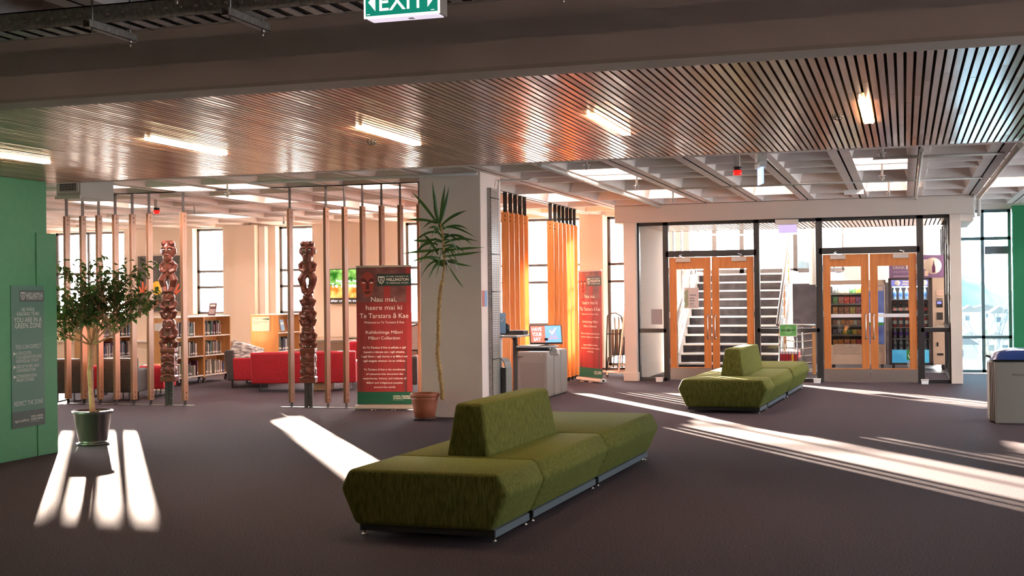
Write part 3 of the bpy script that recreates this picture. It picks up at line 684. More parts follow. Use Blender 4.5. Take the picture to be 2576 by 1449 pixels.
# ================================================================ pull-up banners
def grad(name, stops, axis=2, noise=None):
    m = bpy.data.materials.new(name); m.use_nodes = True; nt = m.node_tree; b = nt.nodes['Principled BSDF']
    t = nt.nodes.new('ShaderNodeTexCoord'); sp = nt.nodes.new('ShaderNodeSeparateXYZ'); nt.links.new(t.outputs['Object'], sp.inputs[0])
    r = nt.nodes.new('ShaderNodeValToRGB'); e = r.color_ramp.elements
    while len(e) < len(stops): e.new(.5)
    for k, (p, c) in enumerate(stops): e[k].position = p; e[k].color = (*c, 1)
    src = sp.outputs[axis]
    if noise:
        n = nt.nodes.new('ShaderNodeTexNoise'); n.inputs['Scale'].default_value = noise[0]; mp = nt.nodes.new('ShaderNodeMapping'); mp.inputs['Scale'].default_value = noise[2]
        nt.links.new(t.outputs['Object'], mp.inputs[0]); nt.links.new(mp.outputs[0], n.inputs['Vector'])
        ma = nt.nodes.new('ShaderNodeMath'); ma.operation = 'MULTIPLY_ADD'; ma.inputs[1].default_value = noise[1]; nt.links.new(n.outputs['Fac'], ma.inputs[0]); nt.links.new(src, ma.inputs[2]); src = ma.outputs[0]
    nt.links.new(src, r.inputs[0]); nt.links.new(r.outputs[0], b.inputs['Base Color']); b.inputs['Roughness'].default_value = .5
    return m
ban_red = grad('banner_print', [(0.0, (.13, .018, .02)), (.35, (.34, .025, .03)), (.6, (.26, .03, .032)), (.8, (.30, .022, .028)), (1.0, (.12, .03, .03))], 0, (1.6, 1.0, (3.0, 1, .35)))
ink = mat('cream_ink', (.92, .87, .80), .5); dgreen = mat('dark_green_ink', (.008, .10, .055), .5); dkpanel = mat('logo_panel', (.02, .045, .04), .5)
maskm = mat('printed_mask_red', (.32, .045, .035), .5); maskd = mat('printed_mask_dark', (.09, .012, .014), .5)
def shield(m, x, z, s, y=0, X=(1, 0, 0), U=(0, 0, 1), O=(0, 0, 0)):
    O, X, U = Vector(O), Vector(X), Vector(U)
    pl = [(-.5, .55), (.5, .55), (.5, 0), (.35, -.35), (0, -.6), (-.35, -.35), (-.5, 0)]
    inn = [(a*.78, b*.78+.01) for a, b in pl]; n = len(pl)
    vs = [O+X*(x+a*s)+U*(z+b*s) for a, b in pl+inn]
    m.add(vs, [(i, (i+1) % n, n+(i+1) % n, n+i) for i in range(n)])
    for a, b, w_ in ((0, .28, .7), (0, .0, .5), (-.12, -.2, .2), (.12, -.2, .2)):
        m.add([O+X*(x+(a-w_/2)*s)+U*(z+b*s), O+X*(x+(a+w_/2)*s)+U*(z+b*s), O+X*(x+(a+w_/2*.6)*s)+U*(z+(b+.12)*s), O+X*(x+(a-w_/2*.6)*s)+U*(z+(b+.12)*s)], [(0, 1, 2, 3)])
def banner(label, bl, br, lines, w_=.86, h=2.02):
    """bl, br = floor points under the two ends"""
    a = Vector(bl); b = Vector(br); d = (b-a).normalized(); rz = math.atan2(d.y, d.x); c = (a+b)/2; w_ = (b-a).length
    t = thing('pull_up_banner', label, 'banner', (c.x, c.y, 0), rz, 'red welcome banners'); hw = w_/2-.01
    m = MB(); m.box(-hw, hw, -.004, -.002, .075, h); m.build('printed_sheet', ban_red, t)
    m = MB(); m.prism([(-.075, .012), (-.085, .03), (-.06, .075), (.05, .075), (.075, .03), (.065, .012)], lambda y, z: (-hw-.02, y, z), lambda y, z: (hw+.02, y, z)); cs = m.build('cassette', mat('banner_cassette', (.62, .55, .5), .3, .6), t, bevel=.008)
    m = MB(); m.tube([(hw*.3, -.14, .005), (hw*.3, -.02, .012), (hw*.42, -.02, .012), (hw*.42, -.14, .005)], .006, 6); m.tube([(-hw*.42, -.14, .005), (-hw*.42, -.02, .012), (-hw*.3, -.02, .012), (-hw*.3, -.14, .005)], .006, 6)
    m.build('foot', chrome, t)
    m = MB(); m.lathe([(0, hw+.022), (.022, hw+.022), (.022, hw+.03), (0, hw+.03)], (0, 0, .045), axis='X', n=16); m.build('end_cap', black, t)
    m = MB(); m.box(-hw-.005, hw+.005, -.013, .010, h-.004, h+.022); m.build('top_rail', chrome, t)
    m = MB(); m.cyl((0, .03, .07), (0, .03, h), .009); m.lathe([(0, 0), (.012, .004), (.006, .02), (0, .045)], (0, .02, h+.02), n=8); m.build('pole', chrome, t)
    y = -.0045
    m = MB(); m.box(-hw, hw, y-.001, y, .08, .255); m.build('green_band', dgreen, t)
    m = MB(); m.box(-.10*w_/.86, hw, y-.001, y, h-.27, h-.10); m.build('logo_panel', dkpanel, t)
    sx = w_/.86
    m = MB(); m.box(-hw, hw, y-.0006, y, h-.50, h-.002); m.build('printed_room', mat('printed_room', (.21, .085, .08), .5, noise=(6, (.12, .035, .04), 1)), t)
    m = MB(); k = 22       # printed carved face
    m.add([(-.245*sx+math.cos(a)*.115*sx*(1 if math.sin(a) > 0 else .82), y-.0014, h-.235+math.sin(a)*(.19 if math.sin(a) < 0 else .17)) for a in np.linspace(0, 2*math.pi, k+1)[:-1]], [tuple(range(k))])
    m.mi = 1
    for s in (-1, 1):
        m.add([(-.245*sx+s*dx*sx, y-.002, h-dz) for dx, dz in ((.012, .215), (.10, .20), (.108, .17), (.06, .155), (.02, .18))], [(0, 1, 2, 3, 4)])
    m.add([(-.245*sx+dx*sx, y-.002, h-dz) for dx, dz in ((-.012, .2), (.012, .2), (.03, .315), (-.03, .315))], [(0, 1, 2, 3)])
    m.add([(-.245*sx+dx*sx, y-.002, h-dz) for dx, dz in ((-.05, .345), (.05, .335), (.035, .375), (-.035, .38))], [(0, 1, 2, 3)])
    m.mi = 2
    for s in (-1, 1): m.add([(-.245*sx+s*dx*sx, y-.003, h-dz) for dx, dz in ((.03, .222), (.06, .21), (.09, .222), (.06, .232))], [(0, 1, 2, 3)])
    m.build('printed_face', [maskm, maskd, ink], t)
    m = MB(); m.mi = 0
    for x0, x1 in ((.0, .10), (.34, .42)): m.box(x0*sx, x1*sx, y-.0008, y, .255, h-.27 if x0 < .2 else h)
    m.build('printed_post', mat('printed_post_red', (.33, .03, .035), .5), t)
    m = MB(); y -= .0035; Rv = (1, 0, 0); U = (0, 0, 1)
    shield(m, -.035*sx, h-.185, .10*sx, O=(0, y, 0), X=Rv, U=U)
    put_text(m, 'VICTORIA UNIVERSITY OF', .030, (.035*sx, y, h-.148), Rv, U, .345*sx, 'L'); put_text(m, 'WELLINGTON', .052, (.035*sx, y, h-.198), Rv, U, .345*sx, 'L', .02); put_text(m, 'TE HERENGA WAKA', .030, (.035*sx, y, h-.238), Rv, U, .345*sx, 'L')
    for s_, size, z, wd, bo in lines: put_text(m, s_, size, (0, y, z), Rv, U, wd*sx, 'C', bo)
    put_text(m, 'CAPITAL THINKING.', .026, (.395*sx, y, .185), Rv, U, .27*sx, 'R', .03); put_text(m, 'GLOBALLY MINDED.', .026, (.395*sx, y, .157), Rv, U, .27*sx, 'R', .03); put_text(m, 'MAI I TE IHO KI TE PAE', .014, (.28*sx, y, .135), Rv, U, .155*sx, 'R')
    m.build('lettering', ink, t)
L1 = [('Nau mai,', .095, 1.53, .39, 0), ('haere mai ki', .095, 1.415, .55, 0), ('Te Taratara ā Kae', .095, 1.298, .74, 0), ('Welcome to Te Taratara ā Kae', .045, 1.222, .61, 0), ('Kohikohinga Māori', .062, 1.077, .56, 0), ('Māori Collection', .062, .995, .48, 0),
      ('Ko Te Taratara ā Kae te pātaka o ngā', .040, .868, .65, .01), ('rauemi e rekoata ana i ngā wheako,', .040, .805, .63, .01), ('i ngā hītori, i ngā ahurea o te Māori me', .040, .742, .70, .01), ('ngā tangata whenua i te ao whānui.', .040, .68, .64, .01),
      ('Te Taratara ā Kae is the storehouse', .038, .558, .63, .01), ('of resources that document the', .038, .495, .56, .01), ('experiences, history, and cultures of', .038, .433, .66, .01), ('Māori and indigenous peoples', .038, .371, .55, .01), ('around the world.', .038, .31, .33, .01)]
L2 = L1[:6]+[('Ērā atu kohinga mā ngā tauira kei te', .040, .868, .66, .01), ('ako, kei te rangahau, me te whakaako.', .040, .805, .66, .01), ('Supporting Māori students', .038, .66, .52, .01), ('and staff with their study, research,', .038, .60, .66, .01), ('and teaching.', .038, .54, .24, .01)]
a = PZ(898, 1031); b = PZ(1040, 1031)
banner('red and green welcome banner on a pull-up stand directly left of the big pillar', a, b, L1)
a = PZ(1456, 956); b = PZ(1556, 970); a.z = b.z = 0
a = Vector((-5.82, 22.6, 0)); bb = PZ(1553, 969); b = Vector((-5.05, 21.85, 0))
a = PY(1458, 957, 23.0); b = PY(1517, 961, 22.35); a.z = b.z = 0
banner('red and green welcome banner beside the orange slats, seen at an angle farther away', a, b, L2)

# ================================================================ zone poster on the green wall
PXW = -8.5435; ptop = PX(26, 714, PXW); pb = PX(27, 1086, PXW); pr = PX(109, 722, PXW)
ya, yb = ptop.y, pr.y; z1, z0_ = (ptop.z+pr.z)/2, .32
T_ = thing('zone_poster', 'tall grey-green YOU ARE IN A GREEN ZONE poster on the left green wall', 'poster', (PXW, (ya+yb)/2, z0_))
hz = z1-z0_; hw = (yb-ya)/2
print('poster', hw*2, hz, z1)
m = MB(); m.box(-.001, .006, -hw, hw, 0, hz); m.build('poster_sheet', mat('poster_teal', (.055, .14, .105), .35), T_)
m = MB(); m.box(.006, .007, -hw, hw, 0, hz*.115); m.build('footer_panel', mat('poster_panel', (.045, .06, .055), .4), T_)
m = MB(); m.box(.006, .007, -hw*.5, hw, hz*.885, hz*.965); m.build('logo_panel', mat('poster_panel', (.045, .06, .055), .4), T_)
m = MB(); X = .0078; Rv = (0, 1, 0); U = (0, 0, 1); g_ = mat('poster_ink', (.50, .48, .44), .5)
shield(m, -hw*.30, hz*.925, hw*.28, O=(X, 0, 0), X=Rv, U=U)
def pt(s_, size, zf, wf, al='C', yf=0, bo=.0): put_text(m, s_, size, (X, yf*hw, zf*hz), Rv, U, wf*2*hw, al, bo)
pt('VICTORIA UNIVERSITY OF', .03, .938, .52, 'L', -.12); pt('WELLINGTON', .055, .913, .52, 'L', -.12, .02); pt('TE HERENGA WAKA', .03, .897, .52, 'L', -.12)
pt('HE WĀHI', .052, .818, .38); pt('KĀKĀRIKI TĒNEI', .052, .786, .66); pt('YOU ARE IN A', .072, .740, .84, bo=.006); pt('GREEN ZONE', .072, .699, .80, bo=.006)
pt('YOU CAN EXPECT', .06, .553, .78)
for s_, z, wf in (('A PLACE FOR', .512, .45), ('COLLABORATIVE AND', .484, .76), ('INDIVIDUAL STUDY', .456, .68), ('GROUP WORK AND', .418, .68), ('CONVERSATION', .390, .57), ('CONSIDERATION', .350, .60), ('FROM OTHERS', .322, .53)): pt(s_, .048, z, wf, 'L', -.72)
for z in (.517, .423, .355): m.add([(X, -.9*hw, z*hz-.012), (X, -.9*hw+.045, z*hz+.006), (X, -.9*hw, z*hz+.024)], [(0, 1, 2)])
pt('RESPECT THE ZONE', .065, .155, .86); pt('wgtn.ac.nz/library', .04, .04, .44, 'L', -.86, .01); pt('CAPITAL THINKING.', .028, .062, .38, 'L', .12, .02); pt('GLOBALLY MINDED.', .028, .043, .38, 'L', .12, .02); pt('MAI I TE IHO KI TE PAE', .014, .03, .25, 'L', .12)
m.build('lettering', g_, T_)
# ================================================================ library behind the screen
ply = woodmat('orange_plywood', (0.50, 0.235, 0.075), (0.62, 0.32, 0.12), 0.4, 'Z', .15, 5)
shelfw = mat('white_shelf', (.72, .68, .64), .45)
def bookcase(label, xf, y0, y1, top, depth=.62, books=(0, 1, 2), bl='', n=18):
    ln = y1-y0; t = thing('bookcase', label, 'bookcase', (xf-depth/2, (y0+y1)/2, 0), 0, 'low mobile bookcases')
    hx, hy = depth/2, ln/2
    for s in (-1, 1):
        m = MB(); m.box(-hx, hx, s*hy-(.022 if s > 0 else 0), s*hy+(.022 if s < 0 else 0), .10, top-.02); m.build('end_panel', ply, t, bevel=.003, seg=1)
    m = MB(); m.box(-hx-.005, hx+.005, -hy-.005, hy+.005, top-.022, top); m.build('top_board', shelfw, t, bevel=.004)
    m = MB(); m.box(-.01, .01, -hy+.022, hy-.022, .12, top-.022); m.build('back_panel', ply, t)
    zs = [.13, .13+(top-.15)/3, .13+2*(top-.15)/3]
    for z in zs:
        m = MB(); m.box(-hx+.01, hx-.004, -hy+.022, hy-.022, z, z+.022); m.build('shelf', shelfw, t)
    for sx in (-1, 1):
        for sy in (-1, 1):
            m = MB(); m.cyl((sx*(hx-.07)-.015, sy*(hy-.08), .04), (sx*(hx-.07)+.015, sy*(hy-.08), .04), .04, 12); m.bar((sx*(hx-.07), sy*(hy-.08), .05), (sx*(hx-.07), sy*(hy-.08), .12), .03); m.build('castor', black, t)
    for i in books: BOOKROWS.append((xf-.03, y0+.03, y1-.03, zs[i]+.022, (top-.15)/3-.03, n, ('bottom', 'middle', 'top')[i]+' shelf of '+bl))
    return t
BOOKROWS = []
AX = -12.75; ya = PX(443, 850, AX).y; yb = PX(580, 850, AX).y; ym = PX(514, 850, AX).y; TOPB = PX(575, 792, AX).z
print('bookcase A', ya, ym, yb, TOPB)
TOPB = 1.27
bookcase('low plywood bookcase on castors behind the taller carved post, its near unit', AX, ya, ym-.005, TOPB, bl='the near central bookcase unit')
bookcase('low plywood bookcase on castors carrying the upright display book, under the second window', AX, ym+.005, yb, TOPB, bl='the far central bookcase unit')
CX_ = PY(258, 850, ya).x; yc = PX(345, 850, CX_).y; print('C', CX_, yc)
bookcase('low plywood bookcase seen through the potted tree, left of the central one', CX_, ya, min(yc, ya+1.9), TOPB, books=(1, 2), bl='the bookcase behind the potted tree', n=30)
BX = PY(700, 850, 23.2).x; ybb = PX(755, 850, BX).y; print('B', BX, ybb)
bookcase('low plywood bookcase with a white notice on its end, behind the wide red sofa', BX, 23.2, ybb, TOPB, books=(1,), bl='the bookcase behind the wide red sofa', n=12)
bk_m = []
for i, c in enumerate([(.03, .03, .035), (.05, .04, .07), (.16, .03, .03), (.55, .50, .45), (.07, .12, .22), (.20, .13, .08), (.38, .34, .30), (.10, .03, .06), (.05, .10, .07)]): bk_m.append(mat('book_cover_%s' % 'abcdefghi'[i], c, .5))
cname = ['black', 'dark violet', 'dark red', 'cream', 'navy blue', 'brown', 'grey', 'maroon', 'dark green']
pages = mat('book_pages', (.75, .70, .60), .8); splab = mat('spine_label', (.85, .82, .78), .5)
protos = []
for i, bm_ in enumerate(bk_m):      # +x is the spine
    m = MB(); m.mi = 0; m.box(-.155, 0, 0, .003, 0, .24); m.box(-.155, 0, .025, .028, 0, .24); m.box(-.003, .001, 0, .028, 0, .24); m.mi = 1; m.box(-.15, -.003, .003, .025, .004, .236)
    m.mi = 2; m.box(.0011, .0016, .003, .025, .03, .058)
    o = m.build('book', [bm_, pages, splab], None, origin=False); protos.append([o, False])
rb = random.Random(11)
for (x, y0, y1, z, hmax, n, where_) in BOOKROWS:
    y = y0+rb.uniform(0, .05); c = 0; step = (y1-y0)/n
    while y < y1-.05 and c < n:
        i = rb.choice((0, 0, 1, 2, 3, 4, 5, 6, 6, 7, 8, 3)); p = protos[i]
        o = p[0] if not p[1] else p[0].copy()
        if p[1]: col.objects.link(o)
        p[1] = True; th = rb.uniform(.75, 1.45)*(step/.04 if n < 25 else 1)*.85; hh = min(rb.uniform(.78, 1.18), (hmax-.02)/.24)
        o.scale = (rb.uniform(.85, 1.05), th, hh); o.location = (x+rb.uniform(-.03, 0), y, z)
        tag(o, '%s book on the %s' % (cname[i], where_), 'book', '%s books on the %s' % (cname[i], where_))
        y += .0285*th+.0015; c += 1
        if rb.random() < .05: y += rb.uniform(.04, .1)
# display book, notices
def slab(name, label, cat, c, w_, h_, rz, tilt, mats, t=.012, extra=None, frame=None):
    """upright or leaning rectangular thing; c = bottom centre"""
    e = thing(name, label, cat, c, rz)
    Mx = Matrix.Rotation(tilt, 4, 'X')
    m = MB(); m.box(-w_/2, w_/2, 0, t, 0, h_, Mx); m.build(mats[0][0], mats[0][1], e)
    return e, Mx
e, Mx = slab('display_book', 'dark display book standing open-faced on top of the central bookcase', 'book', (PX(532, 791, AX+-.25).x, PX(532, 791, -13.0).y, TOPB), .17, .25, R(-5), R(-14), [('cover', mat('display_book_cover', (.13, .05, .06), .35))])
m = MB(); m.box(-.07, .07, -.0012, 0, .03, .13, Mx); m.mi = 1; m.box(-.06, .06, -.0012, 0, .18, .22, Mx); m.build('cover_print', [mat('book_picture', (.45, .35, .33), .4), ink], e)
m = MB(); m.box(-.08, .08, .012, .09, 0, .01); m.build('stand', black, e)
e, Mx = slab('end_notice', 'white printed notice taped to the end of the bookcase behind the wide red sofa', 'notice', (PY(656, 830, 23.19).x, 23.188, .93), .40, .29, 0, 0, [('paper', white)], .004)
m = MB(); m.prism([(.0, .245), (.19, .262), (.19, .225)], lambda a, b: (a, -.001, b), lambda a, b: (a, -.0005, b)); m.build('green_flash', dgreen, e)
m = MB(); gi = mat('grey_ink', (.18, .18, .2), .6)
put_text(m, 'THE LIBRARY', .032, (-.18, -.0012, .245), (1, 0, 0), (0, 0, 1), .15, 'L'); put_text(m, 'Please respect the Te Taratara', .026, (-.18, -.0012, .18), (1, 0, 0), (0, 0, 1), .34, 'L', .02); put_text(m, 'ā Kae space', .026, (-.18, -.0012, .145), (1, 0, 0), (0, 0, 1), .14, 'L', .02)
m.build('lettering', gi, e)
for px, lb in ((188, 'small white notice on the plywood end panel behind the potted tree, left one'), (400, 'small white notice on the plywood end panel behind the taller carved post')):
    p = PY(px, 820, ya-.01); m = MB(); m.box(p.x-.10, p.x+.10, ya-.006, ya-.001, 1.02, 1.16); tag(m.build('panel_notice', white), lb, 'notice')
e, Mx = slab('face_out_book', 'pale blue book displayed face out on the top shelf behind the wide red sofa', 'book', (BX-.04, 23.5, .93), .16, .23, R(90), R(-10), [('cover', mat('pale_blue_cover', (.25, .45, .70), .4))])
m = MB(); m.box(-.055, .055, -.0012, 0, .13, .17, Mx); m.build('cover_title', ink, e)
e, Mx = slab('face_out_book', 'dark book displayed face out beside the pale blue one on the top shelf', 'book', (BX-.04, 23.8, .93), .16, .23, R(90), R(-10), [('cover', mat('display_book_cover', (.13, .05, .06), .35))])
m = MB(); m.box(-.055, .055, -.0012, 0, .13, .17, Mx); m.build('cover_title', ink, e)

# ---- upholstery
redf = mat('red_wool', (0.30, 0.004, 0.012), .8, noise=(30, (0.38, 0.007, 0.018)), bump=.15, bscale=120, sheen=.4)
char = mat('charcoal_wool', (0.028, 0.023, 0.023), .85, noise=(40, (0.05, 0.04, 0.038)), bump=.2, bscale=120, sheen=.4)
def lounge(label, c, rz, w_, back_m, arm_m, seat_m, dep=.78, h=.70, arm=.50, zb=.14, lean=.06, group='low lounge seats behind the screen', legs='sled'):
    """seat facing +y (away from the camera) when rz = 0"""
    t = thing('lounge_sofa' if w_ > 1 else 'lounge_chair', label, 'sofa' if w_ > 1 else 'armchair', c, rz, group); hw = w_/2
    m = MB(); m.prism([(0, zb), (-lean, h-.03), (-lean+.03, h), (.10, h), (.15, zb)], lambda y, z: (-hw, y, z), lambda y, z: (hw, y, z)); m.build('backrest', back_m, t, bevel=.025, seg=3)
    for s in (-1, 1):
        m = MB(); m.box(min(s*hw, s*(hw-.10)), max(s*hw, s*(hw-.10)), .08, dep, zb, arm); m.build('armrest', arm_m, t, bevel=.025, seg=3)
    m = MB(); m.box(-hw+.10, hw-.10, .12, dep, zb, .40); m.build('seat_cushion', seat_m, t, bevel=.03, seg=3)
    for s in (-1, 1):
        m = MB(); x = s*(hw-.14); m.bar((x, .06, zb), (x, .06, .012), .03, .012); m.bar((x, .05, .010), (x, dep-.05, .010), .012, .02); m.bar((x, dep-.06, zb), (x, dep-.06, .012), .03, .012); m.build('sled_leg', steel, t)
    return t
def wline(pxl, pxr, wd, py=980):
    """floor points at equal distance wd along the view direction"""
    out = []
    for px in (pxl, pxr):
        d = ray(px, py); k = wd/(d@fw); out.append(Vector((d[0]*k, d[1]*k, 0)))
    return out
def back_at(label, pxl, pxr, wd, *mats, **kw):
    a, b = wline(pxl, pxr, wd); c = (a+b)/2; d = b-a
    return lounge(label, c, math.atan2(d.y, d.x), d.length, *mats, **kw)
S2 = back_at('wide red two-seat sofa seen from behind, in front of the second window bay', 632, 895, 21.7, redf, redf, char, h=.68)
a = wline(563, 632, 22.6)
S1 = lounge('red-sided charcoal sofa seen from its end with patterned cushions, left of the wide red sofa', (a[0].x-.16, a[0].y+.74, 0), R(17-90), 1.5, char, redf, char, h=.68, arm=.54, dep=.74)
back_at('red lounge chair half hidden behind the near red banner', 880, 975, 23.2, redf, redf, char, h=.80, arm=.6)
back_at('red lounge chair just visible between the near red banner and the pillar', 990, 1050, 21.0, char, redf, redf, h=.62, arm=.6)
back_at('charcoal-backed lounge chair beside the green wall, behind the potted tree', 120, 206, 20.0, char, char, redf, h=.68, dep=.6)
back_at('red-backed lounge chair behind the tree trunk, between two charcoal chairs', 207, 256, 20.9, redf, redf, char, h=.52, arm=.5)
back_at('charcoal-backed lounge chair right of the tree trunk', 261, 345, 20.0, char, char, redf, h=.68, dep=.6)
back_at('red-backed lounge chair directly left of the taller carved post', 352, 412, 20.7, redf, redf, char, h=.52, arm=.5)
cush = mat('zigzag_cushion', (.10, .09, .09), .8, noise=(9, (.62, .58, .54), 1), stretch=(1, 2.5, 3.5))
for px, py, s, lb in ((607, 905, .21, 'larger black and white patterned cushion leaning on the charcoal sofa'), (636, 900, .17, 'smaller black and white patterned cushion leaning behind the larger one')):
    d = ray(px, py); k = (22.75 if s > .2 else 23.3)/(d@fw); p = Vector(C0+d*k)
    t = thing('scatter_cushion', lb, 'cushion', (p.x, p.y, .40)); M_ = Matrix.Rotation(R(20), 3, 'Z')@Matrix.Rotation(R(-24), 3, 'X')@Matrix.Rotation(R(18), 3, 'Y')
    m = MB(); n = 14; vs = []
    for sd in (-1, 1):
        for i in range(n+1):
            for j in range(n+1):
                u, v = i/n*2-1, j/n*2-1; th = .055*(max(0, (1-u**4)*(1-v**4)))**.5; pin = 1-.09*(abs(u)*abs(v))**2*0+(-.06*(1-abs(u)) if abs(v) > .99 else 0)
                vs.append(M_@Vector((u*s*(1-.06*(1-v*v)*0), sd*th, v*s))+Vector((0, 0, s)))
    q = (n+1)**2
    m.add(vs, [(b+i*(n+1)+j, b+i*(n+1)+j+1, b+(i+1)*(n+1)+j+1, b+(i+1)*(n+1)+j) for b in (0, q) for i in range(n) for j in range(n)], True); m.build('cushion_cover', cush, t, weld=True)
# coffee table, woven box
d = ray(405, 917); k = 22.3/(d@fw); p = Vector(C0+d*k); t = thing('coffee_table', 'round light timber coffee table behind the taller carved post', 'table', (p.x, p.y, 0))
m = MB(); m.lathe([(0, .43), (.29, .43), (.30, .44), (.30, .455), (.29, .46), (0, .46)], n=36); m.build('tabletop', ply, t)
m = MB(); m.cyl((0, 0, .02), (0, 0, .43), .03); m.build('pedestal', chrome, t); m = MB(); m.lathe([(0, 0), (.2, 0), (.2, .015), (.03, .03)], n=32); m.build('base', chrome, t)
p = PZ(802, 982); t = thing('woven_box', 'small woven cane box on the floor under the wide red sofa', 'box', (p.x+.05, p.y+.1, 0), R(17))
m = MB(); m.box(-.16, .16, -.1, .1, 0, .115); m.build('box_body', mat('cane_weave', (.42, .20, .10), .7, noise=(60, (.75, .6, .45), 1)), t, bevel=.01)
m = MB(); m.box(-.165, .165, -.105, .105, .115, .128); m.build('rim', ply, t)
# wall bench desk, office chair
t = thing('wall_desk', 'long pale desk against the far wall below the third window', 'desk', (-11.9, 25.0, 0))
m = MB(); m.box(-1.3, 2.6, -.35, .35, .74, .77); m.build('desktop', mat('pale_desktop', (.62, .50, .38), .4), t, bevel=.004)
for x in (-1.2, .6, 2.5): m = MB(); m.bar((x, -.3, 0), (x, -.3, .74), .05, .03); m.bar((x, .3, 0), (x, .3, .74), .05, .03); m.bar((x, -.3, .72), (x, .3, .72), .05, .03); m.build('leg', steel, t)
p = wline(1026, 1052, 23.2)[0]; t = thing('office_chair', 'black mesh-backed office chair just left of the pillar, below the window', 'chair', (p.x+.22, p.y, 0), R(30))
meshb = mat('mesh_back', (.12, .09, .08), .7, noise=(200, (.45, .36, .32), 0))
m = MB(); pts = [(-.22, 0, .62), (-.24, .02, .85), (-.20, .03, 1.04), (0, .04, 1.09), (.20, .03, 1.04), (.24, .02, .85), (.22, 0, .62), (-.22, 0, .62)]; m.tube(pts, .015, 8); m.build('back_frame', black, t)
m = MB(); m.add([(a, b, c) for a, b, c in pts[:7]], [tuple(range(7))]); m.build('mesh_back', meshb, t)
m = MB(); m.box(-.24, .24, -.46, -.02, .45, .52); m.build('seat', black, t, bevel=.03, seg=3)
m = MB(); m.bar((0, 0, .5), (0, .03, .7), .06, .02); m.cyl((0, -.24, .1), (0, -.24, .46), .025); m.build('column', black, t)
for i in range(5): a = i*2*math.pi/5; m = MB(); m.bar((0, -.24, .1), (math.cos(a)*.28, -.24+math.sin(a)*.28, .07), .035); m.ell((math.cos(a)*.28, -.24+math.sin(a)*.28, .03), (.025, .025, .03), 10, 6); m.build('leg', black, t)

# ---- television and painting on the far wall
a = PY(829, 677, 25.5); b = PY(893, 764, 25.5); xr = a.x+1.22
t = thing('wall_television', 'flat television showing a green and orange welcome slide, left of the near red banner', 'television', ((a.x+xr)/2, 25.5, b.z)); hw = (xr-a.x)/2; hh = a.z-b.z
m = MB(); m.box(-hw, hw, -.01, .05, 0, hh); m.build('casing', black, t, bevel=.004)
scr = bpy.data.materials.new('television_picture'); scr.use_nodes = True; nt = scr.node_tree; nt.nodes.clear(); o_ = nt.nodes.new('ShaderNodeOutputMaterial'); em = nt.nodes.new('ShaderNodeEmission'); nt.links.new(em.outputs[0], o_.inputs[0]); em.inputs[1].default_value = .9
tcn = nt.nodes.new('ShaderNodeTexCoord'); n1 = nt.nodes.new('ShaderNodeTexNoise'); n1.inputs['Scale'].default_value = 5; nt.links.new(tcn.outputs['Object'], n1.inputs['Vector'])
r1 = nt.nodes.new('ShaderNodeValToRGB'); r1.color_ramp.elements[0].color = (.02, .12, .01, 1); r1.color_ramp.elements[1].color = (.30, .55, .12, 1); r1.color_ramp.elements[0].position = .4; r1.color_ramp.elements[1].position = .62
r2 = nt.nodes.new('ShaderNodeValToRGB'); r2.color_ramp.elements[0].color = (.55, .16, .02, 1); r2.color_ramp.elements[1].color = (.95, .55, .15, 1); r2.color_ramp.elements[0].position = .4; r2.color_ramp.elements[1].position = .62
nt.links.new(n1.outputs['Fac'], r1.inputs[0]); nt.links.new(n1.outputs['Fac'], r2.inputs[0]); sp = nt.nodes.new('ShaderNodeSeparateXYZ'); nt.links.new(tcn.outputs['Object'], sp.inputs[0])
gt = nt.nodes.new('ShaderNodeMath'); gt.operation = 'GREATER_THAN'; gt.inputs[1].default_value = hh*.52; nt.links.new(sp.outputs[2], gt.inputs[0])
mm = nt.nodes.new('ShaderNodeMix'); mm.data_type = 'RGBA'; nt.links.new(gt.outputs[0], mm.inputs[0]); nt.links.new(r2.outputs[0], mm.inputs[6]); nt.links.new(r1.outputs[0], mm.inputs[7]); nt.links.new(mm.outputs[2], em.inputs[0])
m = MB(); m.box(-hw+.015, hw-.015, -.012, -.0105, .015, hh-.015); m.build('screen', scr, t)
m = MB(); m.box(-hw+.015, hw-.015, -.0135, -.0125, .015, hh*.17); m.build('caption_bar', mat('caption_bar', (.05, .03, .02), .5), t)
m = MB(); put_text(m, 'Nau mai, haere mai ki', .085, (0, -.0145, hh*.62), (1, 0, 0), (0, 0, 1), .9, 'C', .01); put_text(m, 'Te Taratara ā Kae', .13, (0, -.0145, hh*.47), (1, 0, 0), (0, 0, 1), 1.15, 'C', .015); put_text(m, 'after crash in southern', .07, (-hw+.03, -.0145, hh*.06), (1, 0, 0), (0, 0, 1), .85, 'L')
m.build('caption_text', mat('screen_text', (.9, .9, .95), .5, emit=(.8, .85, 1), es=1.1), t)
a = PY(346, 645, 25.5); b = PY(452, 783, 25.5); hw = (b.x-a.x)/2; hh = a.z-b.z
t = thing('wall_painting', 'dark painting with yellow disc and orange fronds on the far wall behind the carved post', 'painting', ((a.x+b.x)/2, 25.5, b.z))
m = MB(); m.box(-hw, hw, 0, .04, 0, hh); m.build('canvas', mat('painting_ground', (.055, .05, .045), .6, noise=(7, (.09, .08, .075))), t)
m = MB(); m.box(-hw, hw, -.004, 0, hh*.70, hh*.705); m.box(-.005, .005, -.004, 0, 0, hh); m.build('panel_joint', black, t)
m = MB(); c = (hw*.05, hh*.42); m.add([(c[0]-hw*.1+math.cos(a_)*.16, -.005, c[1]+math.sin(a_)*.16) for a_ in np.linspace(0, 2*math.pi, 25)[:-1]], [tuple(range(24))]); m.build('yellow_disc', mat('yellow_paint', (.85, .50, .03), .6), t)
m = MB()
